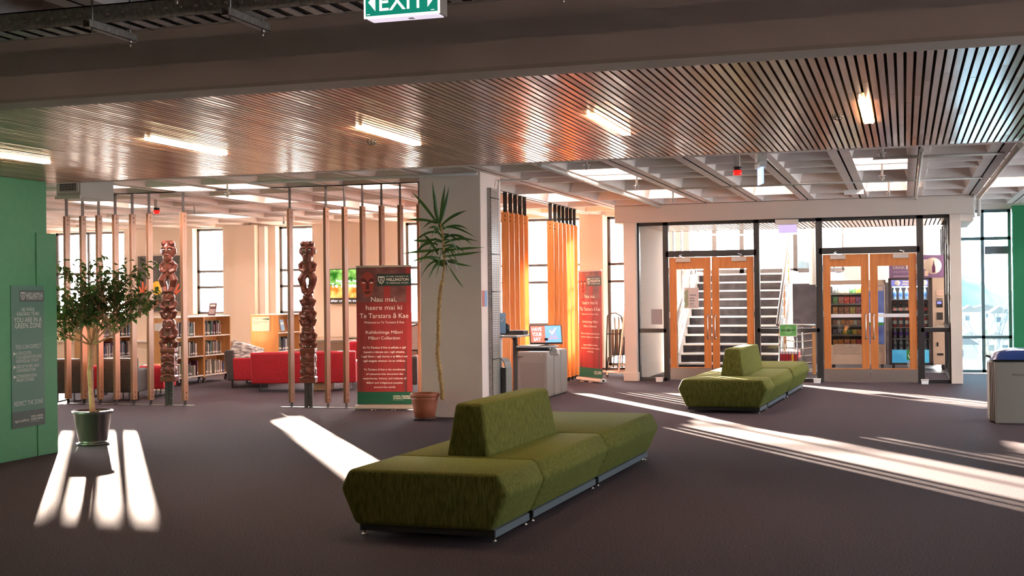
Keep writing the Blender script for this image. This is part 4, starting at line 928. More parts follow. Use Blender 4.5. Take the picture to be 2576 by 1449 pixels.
for bx, bz, s in ((hw*.75, hh*.28, 1), (-hw*.75, hh*.30, 1), (-hw*.3, hh*.05, .7)):
    for an in (-50, -25, 0, 25, 50): m.bar((bx, -.006, bz), (bx+math.sin(R(an))*.30*s, -.006, bz+math.cos(R(an))*.30*s), .04, .004, up=Vector((0, 1, 0)))
m.build('orange_fronds', mat('orange_paint', (.75, .13, .04), .6), t)
m = MB(); spiral(m, (hw*.4, -.008, hh*.12), .07, 1.2, .012); spiral(m, (-hw*.2, -.008, hh*.85), .09, 1, .010); m.build('white_swirl', ink, t)
# white duct strip on the pilaster side
m = MB(); x = PY(640, 600, 25.25).x+.01; m.box(x, x+.15, 25.42, 25.59, 0, 3.2); tag(m.build('cable_duct', white), 'white vertical cable duct beside the pilaster between two library windows', 'duct')

# ================================================================ beside the pillar: kiosk, bins, riser
SX = -5.288
p0 = PX(1228, 700, SX); p1 = PX(1248, 700, SX); t = thing('cable_riser', 'tall perforated galvanised cable riser on the side of the big pillar', 'cable riser', (SX, (p0.y+p1.y)/2, .05))
hy = (p1.y-p0.y)/2; print('riser', hy)
m = MB(); m.box(.0, .05, -hy, -hy+.01, 0, 2.98); m.box(0, .05, hy-.01, hy, 0, 2.98); m.build('side_flange', galv, t)
perf = mat('perforated_sheet', (.55, .53, .52), .35, .8)
m = MB(); m.box(.045, .05, -hy, hy, 0, 2.98); m.build('face_sheet', perf, t)
m = MB()
for k in range(96):
    for j in (-1.5, -.5, .5, 1.5): m.box(.0502, .0508, j*hy*.42-.010, j*hy*.42+.010, .03+k*.0305, .042+k*.0305)
o = m.build('slot_row', dark_void, t); o['kind'] = 'stuff'
m = MB()
for z in (.7, 1.6, 2.1, 2.85): m.tube([(.052, -hy-.01, z), (.056, 0, z), (.052, hy+.01, z)], .006, 6)
m.build('cable_tie', black, t)
p = PX(1219, 752, SX); t = thing('pillar_leaflet', 'small red and blue survey poster taped to the side of the big pillar', 'poster', (-5.289, p.y, p.z-.1))
m = MB(); m.box(0, .003, -.10, .0, 0, .21); m.build('red_half', mat('leaflet_red', (.55, .16, .14), .5), t); m = MB(); m.box(0, .003, .0, .10, 0, .21); m.build('blue_half', mat('leaflet_blue', (.22, .38, .62), .5), t)
# arched bin
p = PY(1262, 950, 16.55); t = thing('arched_bin', 'narrow dark bin with an arched grey hood between pillar and kiosk', 'bin', (p.x+.01, 16.55, 0), R(-4)); hw = .09
m = MB(); m.box(-hw, hw, -.11, .11, 0, .62); m.build('bin_body', mat('bin_charcoal', (.045, .035, .033), .5), t, bevel=.006)
m = MB(); arc = [(math.cos(a_)*hw, .62+math.sin(a_)*.13) for a_ in np.linspace(0, math.pi, 13)]; inn = [(x*.88, .62+(z-.62)*.86) for x, z in arc]
n = len(arc); vs = [(x, y, z) for y in (-.11, .11) for x, z in arc+inn]
m.add(vs, [(i, i+1, n+i+1, n+i) for i in range(n-1)]+[(2*n+i, 2*n+n+i, 2*n+n+i+1, 2*n+i+1) for i in range(n-1)]+[(i, 2*n+i, 2*n+i+1, i+1) for i in range(n-1)]+[(n+i, n+i+1, 3*n+i+1, 3*n+i) for i in range(n-1)])
m.build('hood', mat('hood_grey', (.22, .21, .20), .45), t)
m = MB(); m.box(hw, hw+.01, -.11, .11, 0, .62); m.build('side_panel', mat('hood_grey', (.22, .21, .20), .45), t)
# recycling units
gu = mat('grey_unit', (.27, .245, .235), .5)
a = PZ(1302, 996); b = PZ(1378, 996); YU = 19.0
for i, (lb, dy) in enumerate((('grey recycling unit nearest the camera under the survey monitor', 0), ('grey recycling unit second in the row under the survey monitor', .42), ('grey recycling unit last in the row by the orange slats', .84))):
    xl, xr = PY(1302, 960, YU).x, PY(1378, 960, YU).x
    t = thing('recycling_unit', lb, 'recycling bin', ((xl+xr)/2+.0, YU+dy, 0), 0, 'grey recycling units'); hw = (xr-xl)/2
    m = MB(); m.box(-hw, hw, 0, .38, 0, .72); m.build('unit_body', gu, t, bevel=.03, seg=3)
    m = MB(); m.box(-hw+.05, hw-.07, -.006, 0, .08, .55); m.build('front_panel', mat('unit_panel', (.23, .205, .195), .55), t, bevel=.005)
    m = MB(); m.lathe([(0, -.01), (.01, -.01), (.01, .0)], (hw-.10, 0, .66), axis='Y', n=10); m.build('lock', chrome, t)
# survey kiosk
YK = 17.1; pc = PY(1297, 950, YK); t = thing('survey_kiosk', 'kiosk stand with dark column, grey shelf and round-edged desk beside the orange slats', 'stand', (pc.x, YK, 0))
def K(px, py, dy=0): v = PY(px, py, YK+dy); return v-Vector((pc.x, YK, 0))
zt = K(1297, 846).z; zd = K(1350, 874).z
m = MB(); m.box(-.028, .028, -.03, .03, .03, zt); m.build('column', mat('kiosk_dark', (.04, .035, .035), .45), t, bevel=.004)
m = MB(); m.box(-.2, .25, -.2, .25, 0, .03); m.build('base', mat('kiosk_dark', (.04, .035, .035), .45), t, bevel=.01)
gtop = mat('kiosk_grey_top', (.40, .39, .38), .35)
a = K(1262, 846); b = K(1330, 846); m = MB(); m.box(a.x, b.x, -.56, .16, zt, zt+.025); m.build('upper_shelf', gtop, t, bevel=.012, seg=3)
a = K(1300, 872); b = K(1404, 872); m = MB(); hx = (b.x-a.x)/2; cx = (a.x+b.x)/2
m.lathe([(0, zd), (.98*hx, zd), (hx, zd+.008), (hx, zd+.02), (.98*hx, zd+.028), (0, zd+.028)], (cx, 0, 0), n=40, sy=.75); m.build('desktop', gtop, t)
m = MB(); m.box(a.x, cx+hx*.55, -.06, .06, zd-.05, zd); m.build('desk_bracket', mat('kiosk_dark', (.04, .035, .035), .45), t)
m = MB()
for k in range(4): m.tube([(a.x-.03*k, -.05, zt), (a.x-.02+.03*k, -.08, zt-.15), (.0, -.09, zt-.28-.02*k), (.06+.03*k, -.10, zd-.12)], .004, 6)
m.build('cable', black, t)
a = K(1270, 838); b = K(1322, 838); e = thing('document_scanner', 'flat black scanner with a magazine on it, on the upper kiosk shelf', 'scanner', (pc.x+(a.x+b.x)/2+.01, YK-.02, zt+.025))
m = MB(); m.box(-(b.x-a.x)/2, (b.x-a.x)/2, -.12, .12, 0, .055); m.build('scanner_body', black, e, bevel=.006)
m = MB(); m.box(-.13, .14, -.125, .08, .056, .062, Matrix.Rotation(R(6), 4, 'Z')); m.build('magazine', mat('magazine_cover', (.55, .38, .25), .4, noise=(12, (.25, .2, .4), 1)), e)
a = K(1256, 852, -.55); e = thing('leaflet_holder', 'curved black leaflet holder with a blue tick leaflet, beside the scanner', 'leaflet holder', (pc.x+a.x+.035, YK-.55, a.z+.05), R(15))
m = MB(); m.box(-.035, -.025, -.02, .08, -.04, .20); m.box(-.035, .075, .06, .07, .0, .14); m.lathe([(0, .06), (.07, .06), (.07, .07), (0, .07)], (.04, 0, .09), axis='Y', n=24); m.build('holder_shell', black, e)
m = MB(); m.box(-.03, .055, .045, .048, .02, .30); m.build('leaflet', mat('leaflet_sky', (.30, .48, .66), .5), e)
def tick(m, x, y, z, s, X=Vector((1, 0, 0)), U=Vector((0, 0, 1)), O=Vector((0, 0, 0))):
    q = [(-.5, .05), (-.38, .2), (-.15, -.1), (.42, .62), (.5, .55), (-.12, -.42)]
    m.add([O+X*(x+a*s)+U*(z+b*s) for a, b in q], [(0, 1, 2, 5), (2, 3, 4, 5)])
m = MB(); tick(m, 0.012, 0, .2, .06, O=Vector((0, .0435, 0))); m.build('tick_mark', white, e)
# monitor
yaw = R(22+0); tilt = R(-24)
a = K(1322, 815); c_ = K(1412, 865); bl_ = K(1336, 868)
X_ = Vector((math.cos(yaw), math.sin(yaw), 0)); wdt = .455; hgt = .285
pm = K(1376, 867); e = thing('survey_monitor', 'tilted monitor reading HAVE YOUR SAY on the kiosk desk', 'monitor', (pc.x+pm.x, YK-.02, zd+.028), yaw)
Mt_ = Matrix.Rotation(R(-27), 4, 'X')
def mbx(x0, x1, y0, y1, z0, z1): return (x0, x1, y0, y1, z0+.03, z1+.03, Mt_)
m = MB(); m.box(*mbx(-wdt/2, wdt/2, 0, .025, 0, hgt)); m.build('bezel', black, e, bevel=.003)
m = MB(); m.box(*mbx(-wdt/2+.014, -.01, -.0015, 0, .018, hgt-.012)); m.build('screen_left', mat('screen_orange', (.10, .03, .02), .4, emit=(.55, .13, .075), es=.8), e)
m = MB(); m.box(*mbx(-.01, wdt/2-.014, -.0015, 0, .018, hgt-.012)); m.build('screen_right', mat('screen_blue', (.03, .07, .12), .4, emit=(.14, .36, .66), es=.8), e)
U_ = (Mt_@Vector((0, 0, 1, 0)).to_4d()).to_3d() if False else (Mt_.to_3x3()@Vector((0, 0, 1))); F_ = Mt_.to_3x3()@Vector((0, -1, 0)); O_ = Mt_@Vector((0, 0, .03))+F_*.0025
m = MB(); Rv = Vector((1, 0, 0))
for s_, z in (('HAVE', .195), ('YOUR', .118), ('SAY', .042)): put_text(m, s_, .078, O_+Rv*(-.125)+U_*z, Rv, U_, .14 if s_ != 'SAY' else .105, 'C', .03)
m.build('left_lettering', mat('screen_pale', (.5, .6, .65), .4, emit=(.45, .62, .72), es=.9), e)
m = MB(); tick(m, .10, 0, .18, .105, Rv, U_, O_); m.build('tick_mark', mat('screen_white', (.8, .8, .8), .4, emit=(1, 1, 1), es=.9), e)
m = MB()
for s_, z, w2 in (('TAKE OUR', .105, .11), ('SHORT SURVEY', .07, .15)): put_text(m, s_, .03, O_+Rv*.10+U_*(z-.006), Rv, U_, w2, 'C', .02)
for (x0, z0, x1, z1) in ((.07, .145, .13, .145), (.07, .215, .13, .215), (.07, .145, .07, .215), (.13, .145, .13, .215)): m.bar(O_+Rv*x0+U_*z0, O_+Rv*x1+U_*z1, .006, .0006, up=F_)
m.build('right_lettering', mat('screen_red', (.5, .1, .1), .4, emit=(.65, .12, .10), es=.8), e)
m = MB(); m.lathe([(0, 0), (.12, 0), (.12, .006), (.03, .014), (0, .014)], n=24, sy=.7); m.bar((0, .02, .0), (0, .05, .10), .05, .015); m.build('stand', black, e)
e = thing('plastic_bag', 'crumpled clear bag hanging from the right edge of the kiosk desk', 'bag', (pc.x+K(1398, 885).x-.02, YK+.0, zd-.13)); m = MB()
for dx, dz, r in ((0, .09, .05), (.05, .08, .035), (-.02, .05, .035), (.07, .045, .03), (.03, .04, .03)): m.ell((dx-.02, 0, dz), (r, .03, r*.9), 12, 8)
m.build('bag_body', mat('crumpled_bag', (.75, .72, .68), .25, bump=1, bscale=60), e, remesh=.008)

# ================================================================ flip chairs trolley and whiteboard stand at the window
p = PZ(1526, 960); YC = 24.2; a = PY(1527, 930, YC)
t = thing('chair_trolley', 'black tubular trolley carrying stacked folded chairs in front of the bright window', 'trolley', (a.x, YC, 0))
def T3(px, py, dy=0): return PY(px, py, YC+dy)-Vector((a.x, YC, 0))
m = MB(); m.tube([T3(1525, 945), T3(1526, 860), T3(1528, 795), T3(1535, 789), T3(1548, 787), T3(1562, 795), T3(1570, 825), T3(1576, 880)], .014, 8)
m.tube([T3(1527, 840), T3(1580, 838)], .010, 8); m.tube([T3(1512, 928), T3(1600, 926)], .018, 8); m.box(.0, .42, .0, .44, .135, .153); m.tube([T3(1527, 930), T3(1530, 900), T3(1560, 890)], .012, 8); m.build('frame', black, t)
m = MB()
for px in (1529, 1582): q = T3(px, 942); m.ell((q.x, -.05, .035), (.03, .02, .035), 12, 8); m.bar((q.x, -.05, .05), (q.x, -.05, .12), .015)
m.build('castor', chrome, t)
for i in range(4):
    q = T3(1536, 930); e = thing('stacked_chair', 'black folded chair hanging on the trolley by the window', 'chair', (a.x+q.x+.05+i*.085, YC+.22, .155), R(90), 'folded chairs on the trolley')
    m = MB(); m.box(-.2, .2, -.03, .03, .25, .76); m.build('seat', black, e, bevel=.01); m = MB(); m.box(-.18, .18, -.04, -.02, .76, .98); m.build('backrest', mat('chair_back_clear', (.5, .5, .5), .25), e, bevel=.01)
    m = MB()
    for s in (-1, 1): m.tube([(s*.19, 0, 0), (s*.2, -.03, .5), (s*.18, -.03, 1.0)], .011, 8)
    m.build('leg_frame', chrome, e)
t = thing('whiteboard_stand', 'white A-frame whiteboard stand leaning beside the white door pier', 'whiteboard', (PY(1573, 938, 23.9).x, 23.9, 0)); b0 = Vector(t.location)
def T4(px, py, dy=0): return PY(px, py, 23.9+dy)-b0
m = MB(); m.bar(T4(1556, 940), T4(1574, 757), .045, .03); m.bar(T4(1600, 935, .1), T4(1590, 757, .1), .045, .03); m.bar(T4(1524, 935), T4(1600, 940), .03, .03); m.bar(T4(1562, 918), T4(1600, 908), .03, .03); m.build('frame', white, t)
m = MB(); q0 = T4(1568, 840); q1 = T4(1592, 760); m.add([T4(1562, 848, .04), T4(1600, 846, .04), T4(1600, 757, .04), T4(1573, 760, .04)], [(0, 1, 2, 3)]); m.build('board', mat('board_white', (.8, .8, .78), .3), t)

# ================================================================ recycling bin at the right edge
p = PZ(2503, 1066); t = thing('lidded_bin', 'beige wheel-less bin with a domed dark blue lid at the right edge of the room', 'bin', (p.x+.34, p.y+.30, 0))
bg_ = mat('beige_bin', (.36, .32, .29), .5); hw, hd = .33, .28
m = MB(); m.prism([(-hw, 0), (-hw-.005, .74), (hw+.005, .74), (hw, 0)], lambda x, z: (x, -hd-(.02 if z > .5 else 0), z), lambda x, z: (x, hd, z)); m.build('bin_body', bg_, t, bevel=.012)
m = MB(); m.box(-hw+.22, hw-.1, -hd-.03, -hd-.012, .585, .60); m.build('grip_line', mat('bin_grip', (.28, .25, .23), .5), t)
for i in range(3): m = MB(); x = -hw-.018-.018*i; m.box(x, x+.013, -hd+.05+.07*i, hd+.1, .02, .74-.01*i); m.build('side_sheet', bg_, t)
m = MB(); m.box(-hw-.03, hw+.03, -hd-.04, hd+.02, .74, .765); m.build('liner_edge', mat('bin_liner', (.01, .02, .015), .15), t, bevel=.01, seg=3)
m = MB(); n = 14; vs = []; fs = []
for i in range(n+1):
    for j in range(n+1):
        u, v = i/n*2-1, j/n*2-1; vs.append((u*(hw+.045), v*(hd+.05), .765+.125*(max(0, (1-u**4)*(1-v**4)))**.6))
fs = [(i*(n+1)+j, (i+1)*(n+1)+j, (i+1)*(n+1)+j+1, i*(n+1)+j+1) for i in range(n) for j in range(n)]; m.add(vs, fs, True); m.add([(-hw-.045, -hd-.05, .765), (hw+.045, -hd-.05, .765), (hw+.045, hd+.05, .765), (-hw-.045, hd+.05, .765)], [(0, 1, 2, 3)])
m.build('lid', mat('blue_lid', (.02, .05, .20), .18, coat=.5), t)
m = MB(); m.tube([(-hw-.05, -.1, .79), (-hw-.09, 0, .80), (-hw-.05, .1, .79)], .012, 8); m.build('lid_handle', black, t)
# door stops on the floor
for px, py, lb in ((1652, 957, 'small white block on the floor at the left sidelight of the glazed wall'), (2050, 964, 'small white block on the floor between the two pairs of doors'), (2328, 966, 'small white block on the floor right of the vending-side doors')):
    p = PZ(px, py+6); t = thing('door_stop', lb, 'door stop', (p.x, 22.85, 0)); m = MB(); m.prism([(-.055, 0), (-.06, .07), (.06, .07), (.055, 0)], lambda x, z: (x, -.06, z), lambda x, z: (x, .05, z)); m.build('block', white, t, bevel=.006)
    m = MB(); m.box(-.065, .065, -.07, .06, .07, .078); m.build('cap', plaster, t)
# ================================================================ lobby behind the doors
lobw = mat('lobby_white_wall', (.70, .64, .62), .7); dado = mat('dark_dado', (.040, .034, .040), .6, noise=(5, (.075, .066, .075), 6), bump=.2, bscale=60, spec=.15)
slats('ceiling', -4.6, 0.72, 23.3, 25.75, 2.852, 0.075, 1.4)
m = MB(); m.box(-4.8, .9, 23.25, 25.8, 2.93, 2.97); m.box(-4.8, .9, 25.76, 25.8, 2.85, 4.6); struct(m.build('ceiling', dark_void))
m = MB(); m.box(-4.93, -4.74, 23.3, 26.2, 0, 3.6); m.box(-4.745, -4.73, 23.3, 26.2, 0, .15); struct(m.build('wall_lobby_left', lobw))
m = MB(); m.box(-6.1, 1.0, 25.46, 31.2, 4.62, 4.75); struct(m.build('ceiling', lobw))
m = MB(); m.box(-1.28, .46, 28.9, 29.1, 1.78, 4.6); struct(m.build('wall_lobby_back', lobw))
m = MB(); m.box(-2.38, .62, 28.88, 29.05, 0, 1.78); struct(m.build('wall_lobby_dado', dado))
# glazed right side of the lobby and window wall above the stairs
window('window_9', -5.9, -1.28, 2.05, 4.6, 30.6, [3.5], [-5.6, -5.0, -4.35, -3.7, -2.45], alu_b, glass_d, .10)
m = MB(); m.box(-6.1, -5.9, 28.4, 31.2, 2.0, 4.6); m.box(-5.5, -1.28, 30.6, 30.7, 0, 2.05); struct(m.build('wall_stair_tower', lobw))
m = MB()
for y in (23.35, 24.3, 25.3, 26.4, 27.6, 28.8): m.box(.74, .80, y, y+.07, 0, 3.0)
for z in (0, .9, 2.9): m.box(.74, .80, 23.35, 28.9, z, z+.06)
f = struct(m.build('window_10', alu, origin=False)); m = MB(); m.box(.765, .772, 23.4, 28.85, .06, 2.9); m.build('pane', glass, f)
# dark standing panels seen through the left leaves (thick mullions of the stair tower)
m = MB()
for px0, px1 in ((1681, 1693), (1699, 1713), (1719, 1733)):
    a, b = PY(px0, 600, 29.6).x, PY(px1, 600, 29.6).x; m.box(a, b, 29.55, 29.7, 0, 4.0)
struct(m.build('trim_6', mat('tower_mullion', (.16, .13, .13), .5)))
# stairs
SX0, SX1, SY0, RS, TR = -4.43, -2.42, 25.75, .184, .285
st_w = mat('stair_white', (.80, .77, .74), .5); st_d = mat('dark_riser', (.018, .016, .019), .6, spec=.15, noise=(7, (.055, .05, .056), 6))
t = thing('staircase', 'open-sided staircase with dark risers and pale nosings behind the left doors', 'stairs', ((SX0+SX1)/2, SY0, 0)); hw = (SX1-SX0)/2
for k in range(1, 12):
    y = (k-1)*TR; z = k*RS
    m = MB(); m.box(-hw, hw, y-.012, y+(TR if k < 11 else 1.9), z-.035, z); m.build('tread', st_w, t)
    m = MB(); m.box(-hw+.02, hw-.02, y+.01, y+.03, z-RS, z-.035); m.build('riser', st_d, t)
for s in (-1, 1):
    m = MB(); m.prism([(-.12, 0), (-.12, RS+.04), (10*TR, 11*RS+.05), (10*TR+1.9, 11*RS+.05), (10*TR+1.9, 11*RS-.25), (10*TR+.1, 11*RS-.25), (.25, 0)], lambda y, z: (s*(hw+.005), y, z), lambda y, z: (s*(hw+.045), y, z)); m.build('stringer', st_w, t)
    m = MB(); m.tube([(s*(hw+.01), -.15, .95), (s*(hw+.01), 10*TR, 11*RS+.93), (s*(hw+.01)+(0 if s < 0 else .35), 10*TR+.1, 11*RS+.98)], .034, 8); m.build('handrail', chrome if s > 0 else st_w, t)
    m = MB()
    for z in (.2, .38, .56, .74): m.tube([(s*(hw+.02), 0, RS+z-.05), (s*(hw+.02), 10*TR, 11*RS+z-.05)], .007, 6)
    m.build('guard_cable', chrome, t)
    for k in (0, 4, 8):
        m = MB(); y = k*TR+.1; m.bar((s*(hw+.02), y, (k+1)*RS-.1), (s*(hw+.02), y, (k+1)*RS+.86), .05, .03); m.build('baluster', timber if s > 0 else chrome, t)
m = MB(); m.tube([(-hw, 10*TR+1.7, 11*RS+.97), (-hw+.3, 10*TR+1.62, 11*RS+.93), (hw*.3, 10*TR+1.6, 11*RS+.93), (hw+1.1, 10*TR+1.6, 11*RS+.93)], .022, 8); m.build('landing_rail', st_w, t)
# guard rail right of the stairs
t = thing('stair_guard', 'short guard rail with bowed steel wires right of the staircase foot', 'railing', (-2.1, 25.3, 0))
x0, x1 = PY(1972, 900, 25.3).x+2.1, PY(2052, 900, 25.3).x+2.1
m = MB(); m.box(x1-.06, x1, -.03, .03, 0, .93); m.build('timber_newel', ply, t)
m = MB(); m.box(x0, x0+.05, -.03, .03, 0, .93); m.build('timber_newel', ply, t)
m = MB(); m.cyl(((x0+x1)/2+.06, 0, 0), ((x0+x1)/2+.06, 0, .93), .014); m.build('steel_baluster', chrome, t)
for z in (.08, .22, .36, .5, .64, .78): m = MB(); m.tube([(x0+.03, 0, z+.02), ((x0+x1)/2, -.02, z-.012), (x1-.03, 0, z+.02)], .010, 6); m.build('guard_wire', chrome, t)
m = MB(); m.tube([(x0, 0, .95), (x1, 0, .95)], .022, 8); m.build('top_rail', chrome, t)
# white round column
p = PY(2045, 600, 27.9); m = MB(); m.cyl((p.x, 27.9, 1.75), (p.x, 27.9, 3.9), .085, 24); struct(m.build('wall_column', mat('column_white', (.85, .84, .80), .5)))
# newspaper stand with green card
p = PY(1983, 870, 22.72); t = thing('newspaper_stand', 'wire newspaper stand with a green SALIENT card, beyond the far green sofa', 'newspaper stand', (p.x, 22.72, 0)); b0 = Vector(t.location)
def TN(px, py, dy=0): return PY(px, py, 22.72+dy)-b0
xl, xr = TN(1961, 880).x, TN(2006, 880).x; zt = TN(1983, 845).z; zc = TN(1983, 817).z
m = MB()
for x in (xl, xr): m.tube([(x, 0, 0), (x, 0, zt)], .007, 6); m.tube([(x, .22, 0), (x, .02, zt)], .007, 6)
for k in range(1, 6): x = xl+(xr-xl)*k/6; m.tube([(x, -.01, .32), (x, -.01, zt-.02)], .004, 6)
for z in (.02, .32, .62, zt): m.tube([(xl, 0, z), (xr, 0, z)], .005, 6)
m.build('wire_frame', black, t)
a, b = TN(1962, 817), TN(2004, 845)
m = MB(); m.box(a.x-.01, b.x+.01, -.005, 0, b.z-.012, a.z+.012); m.build('card_border', white, t)
m = MB(); m.box(a.x, b.x, -.007, -.005, b.z, a.z); m.build('green_card', mat('salient_green', (.10, .32, .08), .5), t)
cx, cz = (a.x+b.x)/2, (a.z+b.z)/2; m = MB()
for k in range(24):
    an = k*math.pi/12; m.bar((cx+math.cos(an)*.035, -.0078, cz+math.sin(an)*.035), (cx+math.cos(an)*(.085 if k % 2 else .065), -.0078, cz+math.sin(an)*(.085 if k % 2 else .065)), .005, .0004, up=Vector((0, 1, 0)))
m.build('sunburst', mat('salient_pale', (.45, .70, .35), .5), t)
m = MB(); put_text(m, 'SALIENT', .05, (cx, -.0085, cz-.015), (1, 0, 0), (0, 0, 1), (b.x-a.x)*.86, 'C', .03); m.build('lettering', mat('salient_ink', (.01, .04, .02), .5), t)
e = thing('newspaper_stack', 'stack of magazines with a dark red cover in the wire newspaper stand', 'magazines', (b0.x+(xl+xr)/2, 22.74, TN(1983, 908).z)); hh = TN(1983, 884).z-TN(1983, 908).z; hw = (xr-xl)/2-.01
m = MB(); m.box(-hw, hw, -.0, .05, 0, hh*.72); m.build('cover', mat('magazine_red', (.30, .01, .02), .45), e); m = MB(); m.box(-hw, hw, 0, .05, hh*.72, hh); m.build('masthead', mat('magazine_head', (.55, .38, .42), .5, noise=(20, (.75, .65, .7), 1)), e)
m = MB(); m.box(hw*.3, hw*.6, -.0015, 0, .0, hh*.7); m.build('yellow_strip', mat('magazine_yellow', (.6, .3, .02), .45), e)
# notice on the left door, grey panel in the sidelight
a, b = PY(1721, 724, 23.13), PY(1758, 776, 23.13)
t = thing('door_notice', 'pale notice with green diagonal stripes on the glass of the leftmost door', 'notice', ((a.x+b.x)/2, 23.135, b.z)); hw = (b.x-a.x)/2; hh = a.z-b.z
m = MB(); m.box(-hw, hw, 0, .004, 0, hh); m.build('paper', mat('notice_paper', (.52, .44, .42), .6), t)
m = MB()
for k in range(9): z = hh*(.02+.09*k); m.add([(-hw, -.001, z), (-hw*.45, -.001, z+.05), (-hw*.45, -.001, z+.072), (-hw, -.001, z+.022)], [(0, 1, 2, 3)])
m.build('green_stripe', mat('notice_green', (.16, .22, .07), .6), t)
m = MB()
for k, (z, l) in enumerate(((.62, .9), (.47, .65), (.35, .7), (.2, .55), (.1, .8))): m.box(-hw*.25, -hw*.25+hw*l, -.0015, 0, hh*z, hh*(z+(.05 if k < 4 else .02)))
m.build('text_line', gi, t)
a, b = PY(1638, 778, 23.13), PY(1666, 816, 23.13); m = MB(); m.box(a.x, b.x, 23.13, 23.15, b.z, a.z); tag(m.build('sidelight_panel', mat('grey_panel', (.26, .23, .25), .5)), 'square grey panel on the glass of the far left sidelight', 'panel')
# ceiling hung exit box seen edge on over the middle bay
a, b = PY(1950, 553, 22.9), PY(2008, 564, 22.9); c_, d_ = PY(1958, 566, 22.9), PY(2004, 585, 22.9)
t = thing('door_exit_sign', 'lilac-white exit sign box hanging above the glazing between the door pairs', 'exit sign', ((a.x+b.x)/2, 22.928, d_.z)); hw = (b.x-a.x)/2
m = MB(); m.box(-hw, hw, -.05, .05, a.z-d_.z-.09, a.z-d_.z); m.build('housing', mat('sign_housing', (.5, .43, .38), .5), t, bevel=.004)
m = MB(); m.box(c_.x-t.location.x, d_.x-t.location.x, -.012, .012, 0, c_.z-d_.z+.02); m.build('light_panel', mat('lilac_panel', (.42, .36, .62), .4, emit=(.45, .38, .75), es=.35), t)
# ================================================================ vending machines
VY = 26.95
gold = mat('champagne_panel', (.55, .42, .33), .35, .2); vdark = mat('vending_dark', (.045, .035, .035), .35); vblue = mat('vending_blue', (.06, .10, .35), .35, noise=(4, (.13, .2, .5)))
cabin = mat('vending_inside', (.06, .055, .06), .6); vlight = mat('vending_lamp', (1, 1, 1), .5, emit=(1, .9, .8), es=34)
def V(px, py, dy=0): return PY(px, py, VY+dy)
# snack machine
a, b = V(2081, 706), V(2229, 926); xm = V(2172, 800).x
t = thing('snack_machine', 'champagne snack vending machine with a blue side panel, behind the left vending-side door', 'vending machine', ((a.x+b.x)/2, VY, 0)); hw = (b.x-a.x)/2; ox = t.location.x; zt = a.z; zb = .1; xw = xm-ox; zw = V(2120, 868).z
m = MB(); m.box(-hw, -hw+.04, 0, .75, zb, zt); m.box(xw, xw+.03, 0, .75, zb, zt); m.box(hw-.03, hw, 0, .75, zb, zt); m.box(-hw, hw, .72, .75, zb, zt); m.box(-hw, hw, 0, .75, zt-.09, zt); m.box(-hw, xw, 0, .75, zb, zw); m.box(xw, hw, .02, .75, zb, zt); m.build('cabinet', gold, t, bevel=.006)
m = MB(); m.box(-hw+.04, xw, .45, .47, zw, zt-.09); m.build('inside_back', cabin, t)
m = MB(); m.box(-hw+.04, xw, .06, .10, zt-.115, zt-.09); m.build('inside_lamp', vlight, t)
zsh = [V(2120, py).z for py in (738, 764, 790, 818, 842, 867)]
for z in zsh: m = MB(); m.box(-hw+.04, xw, .08, .45, z-.018, z-.006); m.box(-hw+.04, xw, .068, .08, z-.03, z+.004); m.build('shelf', mat('vending_shelf', (.30, .28, .28), .4), t)
m = MB(); m.box(-hw+.04, xw, .01, .018, zw, zt-.09); m.build('window_pane', glass, t)
m = MB(); m.box(-hw+.12, xw-.06, -.012, 0, zb+.22, zb+.42); m.build('delivery_flap', mat('champagne_flap', (.46, .35, .28), .4, .2), t, bevel=.01); m = MB(); m.tube([(-.2, -.012, zb+.38), (-.12, -.02, zb+.365), (-.04, -.012, zb+.38)], .007, 6); m.build('flap_handle', chrome, t)
m = MB(); m.box(xw+.035, hw-.02, .0, .02, V(2210, 866).z, zt-.12); m.build('blue_panel', vblue, t)
m = MB(); m.box(xw+.05, hw-.035, -.006, 0, zt-.22, zt-.13); m.build('price_display', gold, t)
m = MB(); cxp = (xw+hw)/2+.01; m.lathe([(0, 0), (.045, 0), (.05, .03), (.05, .20), (.025, .28), (.022, .32), (0, .32)], (cxp, -.0, zt-.62), n=16, sy=.15); m.build('bottle_picture', mat('picture_bottle', (.70, .45, .25), .4), t)
m = MB(); m.box(xw+.05, hw-.035, -.006, 0, zt-.86, zt-.67); m.build('payment_screen', mat('pay_screen', (.35, .5, .85), .3, emit=(.4, .55, 1), es=.5), t)
m = MB(); m.box(xw+.05, hw-.035, -.006, 0, zt-.92, zt-.87); m.build('green_label', mat('green_label', (.02, .25, .04), .4), t)
m = MB(); m.box(xw+.06, hw-.06, -.006, 0, .35, .47); m.build('coin_return', mat('champagne_flap', (.46, .35, .28), .4, .2), t)
m = MB()
for x in (-hw+.08, hw-.08):
    for y in (.08, .66): m.cyl((x, y, 0), (x, y, zb), .025)
m.build('foot', black, t)
